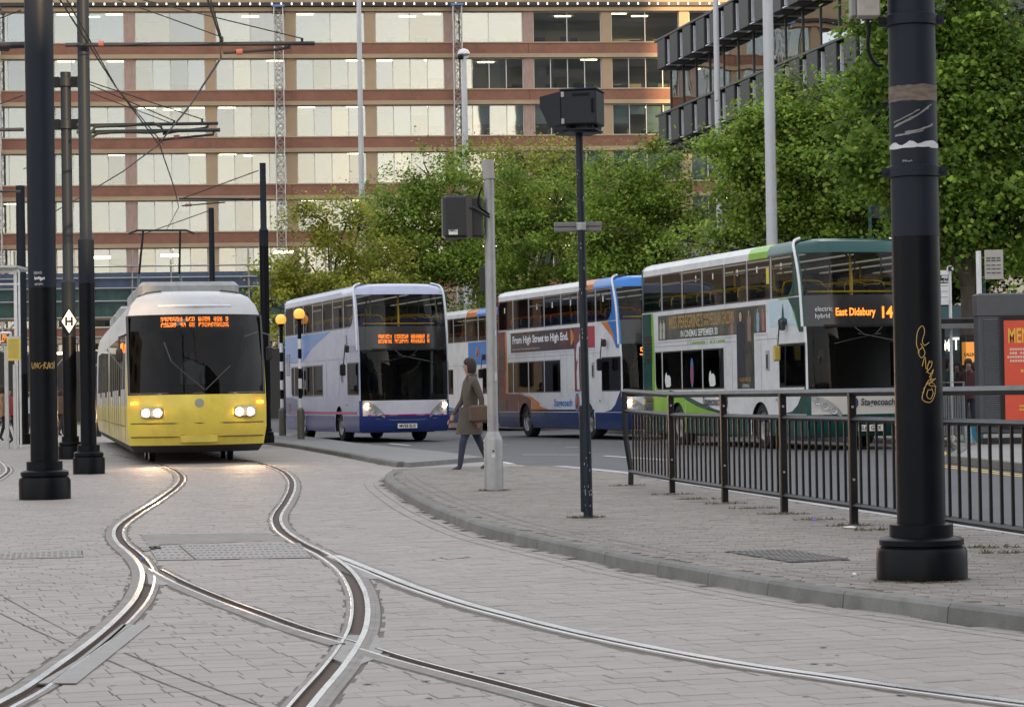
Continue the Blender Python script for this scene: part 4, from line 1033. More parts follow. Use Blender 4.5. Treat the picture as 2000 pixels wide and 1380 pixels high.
rubber = pm('tyre_rubber', (.018, .018, .018), .8, var=.3, bump=.2)
rim_m = pm('wheel_rim_grey', (.34, .34, .35), .4, .5, var=.2, scale=12)
black_trim = pm('black_trim', (.012, .012, .013), .3, coat=.2)
bus_gl = glass('bus_window_glass', (.90, .93, .91), -.08)
bus_gl_dk = glass('tinted_bus_glass', (.36, .38, .38), -.05)
bus_ws = glass('bus_windscreen_glass', (.74, .77, .76), -.02)
bus_wsd = glass('lower_windscreen_glass', (.42, .44, .44), -.02)
int_dk = pm('bus_interior', (.055, .055, .06), .85, var=.3)
int_lt = pm('bus_ceiling_lining', (.50, .50, .48), .8)
yel_m = pm('yellow_handrail', (.72, .45, .02), .35)
wtrim = pm('white_trim', (.72, .73, .74), .35)
grey_div = pm('aluminium_divider', (.42, .43, .44), .4, .4)
led_m = emis('led_amber', (1.0, .25, .03), .9)
led_w = emis('led_warm_white', (1.0, .62, .30), 5)
head_m = emis('headlamp_lit', (1.0, .62, .30), 14)
lens_m = pm('lamp_lens', (.45, .46, .47), .12, .3, coat=.5)
seat_cache = {}
def make_bus(name, label, loc, rz, S):
    L, W = 10.1, 2.5; rt = thing(name, label, 'bus', loc, rz, 'double decker buses in the bus station')
    up = [(.58, 1.73), (1.82, 3.10), (3.18, 4.46), (4.54, 5.86), (5.94, 7.19), (7.27, 8.60), (8.69, 9.98)]
    lo = [(.16, 1.40), (4.62, 5.93), (5.99, 7.30), (7.36, 8.66), (8.73, 9.18)]
    fw_, rw_ = 2.50, 7.70; AR = .55
    levels = [(.28, .03, .10, .30, 3.2), (.45, 0, .02, .34, 3.2), (.72, 0, 0, .36, 3.2), (1.13, 0, 0, .36, 3.2), (1.28, 0, 0, .36, 3.4), (2.18, 0, .02, .34, 3.6), (2.50, 0, .06, .33, 4), (2.95, 0, .12, .32, 4), (3.13, 0, .16, .32, 4), (3.6, 0, .26, .36, 4), (4.0, 0, .42, .42, 4), (4.14, .012, .52, .45, 4), (4.23, .07, .62, .48, 4), (4.29, .22, .8, .5, 4), (4.31, .5, 1.0, .45, 4)]
    ys = sorted({L, .55} | {q for a in up + lo[1:] for q in a} | {1.40, fw_ - AR, fw_ + AR, rw_ - AR, rw_ + AR}, reverse=True)
    ys = [y for y in ys if y >= .55]
    def inr(m, l):
        for i, (a, b) in enumerate(l):
            if a <= m <= b: return i
        return None
    def cls(seg, m, z):
        if seg in 'LR':
            if z < 1.13 and (abs(m - fw_) < AR or abs(m - rw_) < AR): return None
            if z < .72: return 'skirt'
            if 1.28 < z < 2.18:
                i = inr(m, lo)
                if i is not None or (m < 1.4 and m > .15): return 'lowerwin%s%s' % (seg, i if i is not None else 0)
            if 3.13 < z < 4.0:
                i = inr(m, up)
                if i is not None: return 'upperwin%s%d' % (seg, i)
                if m < .58: return 'front_panel'
                if m > 9.95: return 'rear_panel'
                return 'divider'
            if z > 4.0: return 'front_panel' if m < 1.9 else 'roof_stripe' if m < 2.75 else 'rear_panel' if m > 9.6 else 'roof'
            return 'body'
        if seg == 'F':
            e = abs(m)
            if z < .72: return 'skirt'
            if z < 1.13: return 'bumper' if e < .93 else 'skirt' if z < 1 else 'body'
            if z < 2.5: return 'windscreen' if e < .955 else 'body'
            if z < 3.13: return 'destination_panel' if e < .955 else 'front_panel'
            if z < 4.0: return 'upper_windscreen' if e < .955 else 'front_panel'
            return 'front_panel'
        if seg == 'T': return 'roof_top'
        return 'rear_panel' if z > 1 else 'skirt'
    parts = shell(levels, W, ys, 26, cls, L)
    # wheel arch panels
    for sx in (0, W):
        for yc in (fw_, rw_):
            pts = [(sx, yc - AR, .28), (sx, yc - AR, 1.13), (sx, yc + AR, 1.13), (sx, yc + AR, .28)]
            pts += [(sx, yc + .52 * math.cos(R(a)), .47 + .52 * math.sin(R(a))) for a in range(-20, 201, 10)]
            parts.setdefault('archf' if yc == fw_ else 'archr', MB()).poly(pts)
            m = parts.setdefault('arch_liner', MB()); x0, x1 = (.002, .42) if sx == 0 else (W - .42, W - .002)
            prof = [(yc + .535 * math.cos(R(a)), .47 + .535 * math.sin(R(a))) for a in range(-20, 201, 20)]
            m.add([(x, y, z) for y, z in prof for x in (x0, x1)], [(2 * i, 2 * i + 1, 2 * i + 3, 2 * i + 2) for i in range(len(prof) - 1)])
    C = S['col']
    mm = {'skirt': C['skirt'], 'body': C['base'], 'roof': C['base'], 'roof_stripe': C['acc'], 'front_panel': C['p2'], 'rear_panel': C['rear'], 'divider': grey_div, 'bumper': C['bumper'], 'windscreen': bus_wsd,
          'destination_panel': black_trim, 'upper_windscreen': bus_ws, 'roof_top': C['base'], 'archf': C['base'], 'archr': C['archr'], 'arch_liner': black_trim}
    nm = {'archf': 'wheel_arch', 'archr': 'wheel_arch', 'divider': 'window_pillars'}
    body = None
    for k, m in parts.items():
        if 'win' in k and k.startswith(('lower', 'upper')) and k[5:8] == 'win':
            dk = k.startswith('lower'); wo_ = build('window', m, bus_gl_dk if dk else bus_gl, rt)
            # black rubber surround
            xs = [v[0] for v in m.v]; y0, y1 = min(v[1] for v in m.v), max(v[1] for v in m.v); z0, z1 = min(v[2] for v in m.v), max(v[2] for v in m.v)
            x = -.004 if k[8] == 'L' else W + .004; t = .035; fb = MB()
            for a in ((y0, y1, z0, z0 + t), (y0, y1, z1 - t, z1), (y0, y0 + t, z0 + t, z1 - t), (y1 - t, y1, z0 + t, z1 - t)):
                fb.poly([(x, a[0], a[2]), (x, a[1], a[2]), (x, a[1], a[3]), (x, a[0], a[3])])
            i = int(k[9:]) if k[9:].isdigit() else 0
            if not dk and i in S.get('vents', ()): fb.box((x * .5 if x < 0 else W, (y0 + y1) / 2, z1 - .24), (.03, y1 - y0 - .08, .028))
            build('window_seal', fb, black_trim, wo_)
            if not dk and i in S.get('vents', ()) and x < 0:
                build('vent_rail', MB().box((-.008, (y0 + y1) / 2, z1 - .245), (.012, y1 - y0 - .1, .03)), pm('vent_aluminium', (.6, .61, .62), .3, .6), wo_)
        else: build(nm.get(k, k), m, mm[k], rt, smooth=28 if k in ('bumper', 'skirt', 'front_panel', 'windscreen', 'upper_windscreen', 'destination_panel', 'roof_top') else None)
    # underside, decks, ceiling
    build('chassis', MB().box((W / 2, L / 2 + .3, .36), (W - .5, L - .8, .22)), black_trim, rt)
    build('lower_floor', MB().box((W / 2, L / 2 + .2, .62), (W - .12, L - .5, .06)), int_dk, rt)
    build('upper_deck', MB().box((W / 2, L / 2 + .15, 2.60), (W - .06, L - .6, .22)), int_dk, rt)
    build('ceiling_lining', MB().box((W / 2, L / 2 + .45, 4.08), (W - .14, L - 1.3, .03)), int_lt, rt)
    build('ceiling_light', MB().box((W / 2 - .55, L / 2 + .4, 4.05), (.10, L - 2.6, .02)).box((W / 2 + .55, L / 2 + .4, 4.05), (.10, L - 2.6, .02)), emis('bus_interior_glow', (1, .93, .8), .10), rt)  # glowing strips added to lift the dark upper deck, no such lamps seen
    build('rear_bulkhead', MB().box((W / 2, L - .3, 1.9), (W - .1, .05, 2.4)), int_dk, rt)
    build('cab_partition', MB().box((.75, 1.75, 1.5), (1.3, .04, 1.7)), int_dk, rt)
    build('staircase', MB().box((.65, 3.5, 1.55), (1.1, 1.7, 1.9)), int_dk, rt)
    # seats with yellow grab rails
    key = S['seat']
    if key not in seat_cache:
        m = MB(); m.bbox((0, 0, .24), (.92, .44, .12), .02); m.bbox((-.235, .22, .58), (.43, .10, .72), .03); m.bbox((.235, .22, .58), (.43, .10, .72), .03)
        a = m.mesh('seat'); a.materials.append(pm('seat_moquette_' + key, S['seatcol'], .9, var=.5, scale=14))
        h = MB(); h.tube(catmull([Vector(p) for p in ((-.44, .24, .80), (-.42, .25, .99), (-.2, .25, 1.03), (.2, .25, 1.03), (.42, .25, .99), (.44, .24, .80))], .08), .019, 6)
        h = h.mesh('grab_rail'); h.materials.append(yel_m if key != 'orange' else pm('orange_handrail', (.65, .16, .03), .4)); seat_cache[key] = (a, h)
    sm_, hm_ = seat_cache[key]
    for i in range(10):
        for x in (.56, 1.94):
            if x < 1 and i in (1, 2): continue
            s = inst('seat', sm_, rt, (x, 1.15 + .86 * i, 2.46)); inst('grab_rail', hm_, s)
    for (x, y) in ((1.25, .55), (1.05, 3.0), (1.45, 5.2), (1.05, 6.6)):
        build('handrail_pole', MB().tube([(x, y, 2.7), (x, y, 4.06)], .02, 8), yel_m, rt)
    build('front_handrail', MB().tube([(.25, .45, 3.22), (2.25, .45, 3.22)], .02, 8), yel_m, rt)
    build('curved_handrail', MB().tube(catmull([Vector(p) for p in ((1.25, .5, 2.75), (1.25, .48, 3.4), (1.28, .62, 3.85), (1.4, 1.1, 4.02))], .1), .022, 8), yel_m, rt)
    # white drip trim round the front
    tr = [(-.012, .10, 2.5), (-.015, .17, 3.13), (-.015, .27, 3.6), (-.012, .43, 4.0), (.0, .53, 4.15), (.06, .63, 4.26), (.25, .80, 4.33)]
    build('corner_trim', MB().tube(catmull([Vector(p) for p in tr], .08), .030, 6), wtrim, rt, smooth=50)
    tr2 = [(W - x, y, z) for x, y, z in tr]; build('corner_trim', MB().tube(catmull([Vector(p) for p in tr2], .08), .030, 6), wtrim, rt, smooth=50)
    # livery and fittings on the visible side
    for nm_, pts, mat, lay in S['decals']:
        build(nm_, MB().poly([(-.003 * lay, y, z) for y, z in pts]), mat, rt)
    def corner(y, z, r, a0, mat, sy, sz):
        pts = [(y, z)] + [(y + sy * (r - r * math.sin(R(a))), z + sz * (r - r * math.cos(R(a)))) for a in range(0, 91, 15)]
        build('window_corner', MB().poly([(-.0055, a, b) for a, b in pts]), mat, rt)
    corner(.58, 3.13, .42, 0, C['p2'], 1, 1); corner(.58, 4.0, .22, 0, C['p2'], 1, -1); corner(9.98, 4.0, .34, 0, C['rear'], -1, -1)
    corner(9.18, 1.28, .26, 0, C['archr'], -1, 1)
    wh_t = MB().lathe([(.30, .30), (.46, .29), (.485, .25), (.485, .07), (.46, .02), (.32, .0), (.30, .02)], 28, axis='x', cap=False).mesh('tyre')
    wh_r = MB().lathe([(.31, .01), (.30, .035), (.24, .06), (.22, .11), (.13, .11), (.12, .04), (.08, .02), (.001, .02)], 24, axis='x', cap=False)
    for k in range(10): wh_r.lathe([(.014, .085), (.012, .115)], 6, (-.0, .175 * math.cos(k * .628), .175 * math.sin(k * .628)), axis='x')
    wh_r = wh_r.mesh('rim'); wh_t.materials.append(rubber); wh_r.materials.append(rim_m); wh_t.shade_smooth(); wh_t.set_sharp_from_angle(angle=.6)
    for x, rr in ((.05, 0), (W - .05, math.pi)):
        for y in (fw_, rw_):
            t = inst('wheel', wh_t, rt, (x, y, .485), (0, 0, rr)); inst('rim', wh_r, t)
    # mirror on its arm, cab vents, filler flap, handle
    mb = MB(); mb.tube([(-.02, .95, 2.32), (-.14, .85, 2.50), (-.16, .85, 2.62)], .018, 6); build('mirror_arm', MB().tube([(-.01, 1.15, 2.62), (-.14, 1.0, 2.66), (-.18, .98, 2.30), (-.20, .98, 2.12)], .016, 6), black_trim, rt)
    mi = build('mirror', MB().bbox((-.22, .98, 1.98), (.16, .07, .32), .03), S['mirror'], rt); 
    build('mirror_glass', MB().box((-.22, 1.02, 1.98), (.12, .012, .26)), pm('mirror_silver', (.6, .6, .6), .05, 1.), mi)
    build('mirror_camera', MB().bbox((-.10, .95, 2.55), (.10, .12, .20), .02), black_trim, rt)
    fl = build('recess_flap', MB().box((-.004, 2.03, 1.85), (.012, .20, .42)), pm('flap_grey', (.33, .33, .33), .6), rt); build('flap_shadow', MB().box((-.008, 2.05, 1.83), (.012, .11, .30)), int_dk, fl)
    build('side_repeater', MB().lathe([(.035, -.02), (.03, .0)], 10, (-.0, 1.55, 1.03), axis='x'), lens_m, rt)
    pl = MB()
    for y in (2.0, 4.55, 6.6, 1.5): pl.box((-.0015, y, 1.2 if y > 2 else 2.3), (.003, .012, .14))
    for z in (2.30,): pl.box((-.0015, 5.5, z), (.003, 8.0, .010))
    for y in (2.4, 4.1): pl.box((-.0015, y, 1.75), (.003, .010, 1.0))
    build('panel_joints', pl, pm('panel_gap', (.22, .22, .22), .7), rt)
    vg = MB()
    for i in range(9): vg.box((-.010, 9.65, 1.95 + i * .075), (.012, .52, .035))
    for i in range(6): vg.box((-.010, 9.6, .78 + i * .055), (.012, .5, .025))
    build('engine_grille', vg, black_trim, rt)
    # front: lamps, wipers, number plate, badge, destination
    fy = lambda s, z: (np.interp(z, [l[0] for l in levels], [l[2] for l in levels]) - np.interp(z, [l[0] for l in levels], [l[3] for l in levels]) * (1 - abs(s) ** 3.3))
    for sg in (-1, 1):
        hp = MB(); n = 10; ring = []
        for i in range(n + 1):
            s = .50 + .44 * i / n; zc = .72 + .36 * ((s - .5) / .44) ** .8
            ring.append((s, zc))
        up_ = [(W / 2 + sg * s * W / 2, fy(s, z) - .012, z + .10 - .06 * abs((s - .72) / .22)) for s, z in ring]; dn_ = [(W / 2 + sg * s * W / 2, fy(s, z) - .012, z - .12 + .05 * abs((s - .72) / .22)) for s, z in ring]
        m = MB(); m.add([q for p in zip(up_, dn_) for q in p], [(2 * i, 2 * i + 1, 2 * i + 3, 2 * i + 2) for i in range(n)])
        hl = build('headlight', m, pm('headlamp_housing', (.30, .30, .29), .25, .2), rt)
        for s, z in ((.86, .99), (.76, .885), (.63, .80)):
            build('lamp', MB().lathe([(.075, -.02), (.07, -.03), (.045, -.015), (.001, -.012)], 14, (W / 2 + sg * s * W / 2, fy(s, z) - .015, z), axis='y'), (head_m if S['lit'] and s > .8 else lens_m), hl)
    build('number_plate', MB().bbox((W / 2, fy(0, .42) - .02, .44), (.54, .02, .13), .004), pm('plate_white', (.75, .75, .73), .5), rt)
    text('plate_lettering', S['plate'], .115, black_trim, rt, plane_map((W / 2, fy(0, .42) - .034, .402), (1, 0, 0), (0, 0, 1)), sx=.9, align='CENTER', bold=.003)
    bl = MB(); bl.tube([(.4, fy(.68, .65) - .004, .64), (.9, fy(.3, .66) - .006, .60), (1.6, fy(.3, .66) - .006, .60), (2.1, fy(.68, .65) - .004, .64)], .008, 4); build('bumper_seam', bl, pm('panel_gap', (.22, .22, .22), .7), rt)
    wb = MB()
    for sg in (-1, 1): wb.tube([(W / 2 + sg * .30, fy(.25, 2.46) - .02, 2.47), (W / 2 + sg * .12, fy(.1, 2.3) - .05, 2.32), (W / 2 - sg * .62, fy(.5, 2.15) - .05, 2.18)], .012, 5); wb.tube([(W / 2 + sg * .25, fy(.2, 2.28) - .045, 2.34), (W / 2 - sg * .75, fy(.6, 2.08) - .04, 2.14)], .010, 4)
    build('wiper', wb, black_trim, rt)
    build('windscreen_header', MB().box((W / 2, fy(0, 2.5) - .012, 2.50), (1.9, .03, .05)), black_trim, rt)
    if S.get('dest'):
        d0, d1 = S['dest']; fz = fy(.15, 2.8) - .03
        text('destination_text', d0, .215, led_m, rt, plane_map((.56, fz - .0, 2.71), (1, 0, 0), (0, 0, 1)), sx=.72, bold=.006)
        text('route_number', d1, .32, led_m, rt, plane_map((1.53, fz, 2.66), (1, 0, 0), (0, 0, 1)), sx=.9, bold=.010)
    if S.get('dash'):
        dm = MB()
        rg = random.Random(8)
        for g in range(44):
            if g % 22 in (6, 13, 20): continue
            for c in range(4):
                for r_ in range(7):
                    if rg.random() < (.75 if c in (0, 3) or r_ in (0, 3, 6) else .12): dm.box((.5 + (g % 22 * 5 + c) * .0130, fy(.15, 2.8) - .03, 2.68 + g // 22 * .13 + r_ * .0145), (.0105, .006, .0115))
        tag(build('led_display', dm, led_m, rt), kind='stuff')
    if S.get('extra'): S['extra'](rt, fy, W, L)
    return rt
off = lambda y, z, lay=4: plane_map((-.003 * lay, y, z), (0, -1, 0), (0, 0, 1))
def fit(name, body, width, height, mat, parent, y, z, lay=5, bold=0., shear=0):
    c = bpy.data.curves.new('t', 'FONT'); c.body = body; o = bpy.data.objects.new('t', c); me = bpy.data.meshes.new_from_object(o)
    xs = [v.co.x for v in me.vertices]; ys = [v.co.y for v in me.vertices]; w0, h0 = max(xs) - min(xs), max(ys) - min(ys)
    bpy.data.objects.remove(o); bpy.data.curves.remove(c); bpy.data.meshes.remove(me)
    sz = height / h0; return text(name, body, sz, mat, parent, off(y, z, lay), sx=width / (w0 * sz), bold=bold, shear=shear)
white = paint('bus_white', (.66, .68, .70)); green = paint('bus_dark_green', (.006, .065, .060)); lime = paint('bus_lime', (.21, .46, .035)); cream = paint('bus_cream', (.56, .53, .49))
blue = paint('bus_blue', (.035, .19, .56)); navyb = paint('bus_navy', (.018, .038, .13)); orange = paint('bus_orange', (.58, .20, .045)); red = paint('bus_dark_red', (.11, .010, .016))
lilac = paint('bus_lilac', (.42, .46, .62)); fblue = paint('bus_indigo', (.028, .05, .22)); pink = paint('bus_magenta', (.42, .02, .16))
def livery(rear, acc, dark):
    return [('rear_colour', [(10.08, .74), (10.08, 3.10), (9.42, 3.10), (9.42, .74)], rear, 1),
            ('livery_stripe', [(9.42, 3.10), (9.29, 3.10), (9.24, 2.2), (9.22, 1.26), (8.2, 1.25), (7.3, 1.15), (7.12, 1.04), (8.28, 1.04), (8.28, .74), (9.42, .74)], acc, 1),
            ('livery_swoosh', [(7.13, .74), (4.9, .74), (5.6, .80), (6.4, .90), (7.13, 1.05)], acc, 1),
            ('livery_curve', [(8.2, 1.27), (7.3, 1.19), (6.2, .98), (5.2, .83), (4.3, .76), (4.9, .735), (5.6, .80), (6.4, .90), (7.13, 1.05), (7.3, 1.13), (8.2, 1.23)], dark, 2),
            ('front_corner_colour', [(1.25, .735), (.75, .79), (.45, .92), (.2, 1.16), (.0, 1.32), (.0, .735)], dark, 1),
            ('front_stripe', [(1.40, 3.11), (.88, 3.11), (.52, 2.80), (.30, 2.40), (.62, 2.72)], acc, 1),
            ('front_colour', [(.88, 3.11), (.18, 3.11), (.08, 2.40), (.30, 2.40), (.52, 2.80)], dark, 2)]
ad_mat = pm('film_poster_print', (.050, .058, .038), .35, var=.75, scale=2.2, dark=(.16, .17, .15), dscale=1.3, damt=.8)
gold_p = pm('poster_gold', (.42, .24, .05), .5); white_p = pm('print_white', (.72, .74, .76), .5); skin_p = pm('print_skin', (.42, .27, .2), .6)
def figure_print(name, y, z, h, wd, coat, parent, head=True, lay=5):
    p = [(-.10, 0), (-.42, .02), (-.46, .30), (-.30, .55), (-.46, .50), (-.50, .62), (-.38, .80), (-.12, .86), (.12, .86), (.38, .80), (.50, .62), (.44, .45), (.30, .55), (.40, .30), (.42, .02), (.10, 0)]
    o = build(name, MB().poly([(-.003 * lay, y - a * wd, z + b * h) for a, b in p]), coat, parent)
    if head:
        r = h * .075; c = [(-.003 * (lay + 1), y - r * .8 * math.cos(t * .524), z + h * .93 + r * math.sin(t * .524)) for t in range(12)]; build('printed_face', MB().poly(c), skin_p, parent)
        c = [(-.003 * (lay + .5), y - r * 1.05 * math.cos(t * .524), z + h * .945 + r * 1.12 * math.sin(t * .524)) for t in range(12)]; build('printed_hair', MB().poly(c), pm('print_dark', (.02, .018, .02), .6), parent)
def logo(rt, y, z, r, c1, c2, c3):
    d = build('roundel', MB().poly([(-.008, y - r * .7 * math.cos(t * .3), z + r * math.sin(t * .3)) for t in range(21)]), c1, rt)
    build('roundel_ring', MB().poly([(-.011, y - r * .5 * math.cos(t * .3), z + r * .76 * math.sin(t * .3)) for t in range(21)]), c2, d)
    build('roundel_swirl', MB().poly([(-.014, y - r * a, z + r * b) for a, b in ((-.35, -.5), (.1, -.6), (.3, -.1), (.1, .5), (-.1, .6), (-.05, .0))]), c3, d)
def green_extra(rt, fy, W, L):
    ad = build('advert_panel', MB().box((-.006, 5.48, 2.735), (.014, 6.95, .66)), white, rt)
    build('poster_print', MB().box((-.0085, 5.48, 2.735), (.012, 6.83, .58)), ad_mat, ad)
    a2 = build('advert_panel', MB().box((-.0065, 3.27, 1.83), (.015, 1.12, 1.18)), white, rt)
    build('poster_print', MB().box((-.010, 3.27, 2.12), (.012, 1.02, 1.70)), pm('portrait_print', (.030, .034, .028), .35, var=.8, scale=3, dark=(.10, .105, .10), dscale=2, damt=.7), a2)
    fit('poster_title', "MISS PEREGRINE'S", 2.25, .30, gold_p, ad, 8.15, 2.70, 5, .004)
    fit('poster_title', "HOME", .34, .11, gold_p, ad, 5.82, 2.86, 5, .004); fit('poster_title', "FOR", .28, .10, gold_p, ad, 5.79, 2.71, 5, .004)
    fit('poster_title', "PECULIAR CHILDREN", 1.50, .28, gold_p, ad, 5.42, 2.70, 5, .003)
    fit('poster_date', "IN CINEMAS SEPTEMBER 30", 2.40, .15, white_p, ad, 7.35, 2.49, 5, .003)
    for y, c in ((8.72, (.5, .5, .48)), (8.50, (.45, .45, .43))): figure_print('pale_figure', y, 2.47, .46, .17, pm('print_pale', (.42, .42, .4), .6), ad, True)
    figure_print('printed_figure', 4.05, 2.46, .50, .2, pm('print_rose', (.30, .13, .14), .6), ad)
    figure_print('printed_figure', 2.52, 2.46, .50, .18, pm('print_sky', (.22, .33, .45), .6), ad); figure_print('printed_figure', 2.22, 2.48, .48, .18, pm('print_striped', (.35, .12, .1), .6), ad)
    figure_print('dark_coat_figure', 3.52, 1.50, 1.42, .52, pm('print_navy', (.014, .016, .03), .6), a2, lay=6)
    figure_print('printed_figure', 3.02, 2.28, .66, .26, pm('print_tan', (.20, .14, .1), .6), a2, lay=6)
    fit('poster_format', "IN 3D AND 2D", .62, .085, gold_p, a2, 3.60, 1.43, 6, .002); fit('poster_word', "COMING", .4, .07, white_p, a2, 3.47, 1.30, 6)
    fit('side_lettering', 'Stagecoach', 1.10, .24, pm('lettering_dark', (.02, .03, .05), .5), rt, 5.95, .92, 5, .004)
    logo(rt, 4.55, 1.0, .20, green, white, lime)
    tl_ = MB()
    for i in range(44):
        if random.random() < .8: tl_.box((-.003, 6.9 - i * .056, 2.335), (.004, .034, .05))
    tag(build('small_green_print', tl_, lime, rt), kind='stuff')
    # sunburst panel with a small tower print
    sb = build('sunburst_print', MB().poly([(-.004, y, z) for y, z in ((1.90, 2.55), (1.90, 3.08), (.80, 3.08), (.42, 2.55))]), pm('print_pale_blue', (.46, .62, .72), .4), rt)
    for i in range(9):
        a = R(10 + 20 * i); c = (1.15, 2.58)
        build('sunburst_ray', MB().poly([(-.007, c[0] + .08 * math.cos(a), c[1] + .08 * math.sin(a))] + [(-.007, c[0] + .5 * math.cos(a + d), c[1] + min(.5, .5) * math.sin(a + d)) for d in (-.07, .07)]), white, sb)
    build('tower_print', MB().poly([(-.011, y, z) for y, z in ((1.40, 2.56), (1.40, 2.68), (1.20, 2.72), (1.18, 2.86), (1.14, 3.02), (1.10, 2.86), (1.08, 2.72), (.92, 2.68), (.92, 2.56))]), green, sb)
    # window stickers
    wl = pm('sticker_white', (.7, .72, .7), .6)
    for y, mt in ((8.3, wl), (5.35, wl)): build('window_sticker', MB().poly([(-.006, y + .42 * a, 1.34 + .36 * b) for a, b in ((.35, 0), (.5, .4), (.42, .8), (.25, 1.0), (.1, .75), (-.2, .8), (-.45, .6), (-.5, .1), (-.2, .0))]), mt, rt)
    build('window_sticker', MB().poly([(-.006, 6.65 - .11 * math.cos(t * .5), 1.66 + .34 * math.sin(t * .5)) for t in range(13)]), pm('sticker_blue', (.03, .16, .42), .5), rt)
    build('window_sticker', MB().poly([(-.009, 6.65 - .07 * a, 1.62 + .2 * b) for a, b in ((-1, -1), (1, -1), (1, 1), (-1, 1))]), pm('sticker_red', (.35, .05, .05), .5), rt)
    for y in (1.2, 2.55, 3.7, 5.2, 6.3): build('window_label', MB().box((-.004, y, 3.78), (.004, .06, .14)), wl, rt)
    build('yellow_notice', MB().box((-.004, 1.95, 3.62), (.004, .16, .34)), pm('sticker_yellow', (.62, .5, .06), .5), rt)
    text('hybrid_lettering', 'electric', .14, white_p, rt, plane_map((.16, fy(.72, 2.8) - .03, 2.80), (.93, -.37, 0), (0, 0, 1)), sx=.85); text('hybrid_lettering', 'hybrid', .14, white_p, rt, plane_map((.16, fy(.72, 2.8) - .03, 2.66), (.93, -.37, 0), (0, 0, 1)), sx=.85)
    text('front_lettering', 'Stagecoach', .19, pm('lettering_dark', (.02, .03, .05), .5), rt, plane_map((1.02, fy(.1, .9) - .016, .90), (1, 0, 0), (0, 0, 1)), sx=.88, bold=.004, shear=.1)
    build('front_badge', MB().poly([(.90 + .075 * math.cos(t * .3), fy(.3, .9) - .012, .95 + .11 * math.sin(t * .3)) for t in range(21)]), pm('badge_purple', (.05, .03, .12), .4), rt)
def orange_extra(rt, fy, W, L):
    ad = build('advert_panel', MB().box((-.006, 5.40, 2.74), (.014, 7.0, .66)), white, rt)
    build('poster_print', MB().box((-.0085, 5.75, 2.74), (.012, 6.2, .58)), pm('dark_advert', (.022, .010, .012), .3, var=.9, scale=1.5, dark=(.16, .02, .025), dscale=.9, damt=.8), ad)
    build('red_print', MB().box((-.0085, 2.25, 2.74), (.012, .75, .58)), pm('advert_red', (.36, .025, .035), .4), ad)
    fit('advert_slogan', 'From High Street to High End.', 4.75, .27, white_p, ad, 8.70, 2.72, 5, .009)
    fit('advert_small_print', 'Fashion. Shoes. The Corporate. collection.co.uk', 2.4, .06, white_p, ad, 8.70, 2.53, 5)
    h = [(-.016, 3.62, 2.98 - i * 0) for i in range(1)]
    build('orange_disc', MB().poly([(-.016, 3.72 - .26 * math.sin(R(a)), 2.78 + .22 * math.cos(R(a))) for a in range(0, 181, 15)]), orange, ad)
    a2 = build('advert_panel', MB().box((-.0065, 2.98, 1.86), (.015, 1.00, 1.22)), white, rt)
    build('poster_print', MB().box((-.0105, 2.98, 2.15), (.012, .92, 1.72)), pm('portrait_red', (.16, .03, .04), .4, var=.5, scale=2), a2)
    figure_print('white_coat_figure', 2.95, 1.32, 1.55, .72, white, a2, lay=6)
    build('dress_print', MB().poly([(-.024, 2.95 + a, z) for a, z in ((.08, 1.32), (.12, 1.9), (.10, 2.5), (-.10, 2.5), (-.12, 1.9), (-.08, 1.32))]), pm('print_rust', (.13, .04, .03), .6), a2)
    fit('side_lettering', 'Stagecoach', 1.45, .25, blue, rt, 5.15, .90, 5, .005)
    logo(rt, 3.30, .98, .26, blue, orange, red)
    text('route_text', '50', .3, led_m, rt, plane_map((.42, fy(.66, 2.2) - .03, 2.2), (.95, -.3, 0), (0, 0, 1)))
    for y in (1.2, 3.7, 5.2, 6.5, 9.4): build('window_label', MB().box((-.004, y, 3.72), (.004, .07, .16)), pm('sticker_white', (.7, .72, .7), .6), rt)
def first_extra(rt, fy, W, L):
    build('magenta_stripe', MB().box((-.004, 5.1, .80), (.006, 9.6, .07)), pink, rt)
    build('front_magenta_stripe', MB().tube([(W / 2 + s * 1.1, fy(abs(s) * .9, .74) - .006, .74) for s in (-.95, -.6, 0, .6, .95)], .022, 5), pink, rt)
    logo(rt, 1.5, 2.75, .2, fblue, white, pink)
def third_extra(rt, fy, W, L):
    logo(rt, 1.9, 2.72, .28, blue, orange, red); build('blue_panel', MB().poly([(-.004, y, z) for y, z in ((2.9, 2.3), (2.9, 3.1), (.9, 3.1), (.9, 2.3))]), blue, rt)
stg = {'base': white, 'skirt': navyb, 'acc': orange, 'p2': blue, 'rear': red, 'bumper': white, 'archr': orange}
def rotz_of(d): return math.atan2(-d[0], d[1])
ZB = -.008
gX, gZ = (1573 - 1000) / 97.0, F / 97.0
bus_g = make_bus('double_decker_bus', 'green and white double decker bus with a film poster along its side', (gX, gZ, ZB), rotz_of((-.272, .962)), dict(
    col={'base': white, 'skirt': green, 'acc': lime, 'p2': green, 'rear': green, 'bumper': cream, 'archr': lime}, decals=livery(green, lime, green), seat='green', seatcol=(.03, .04, .045), mirror=pm('mirror_yellow', (.52, .40, .08), .4), lit=False, plate='SL63 GDX', dest=('East Didsbury', '142'), extra=green_extra, vents=(0, 2, 4, 5)))
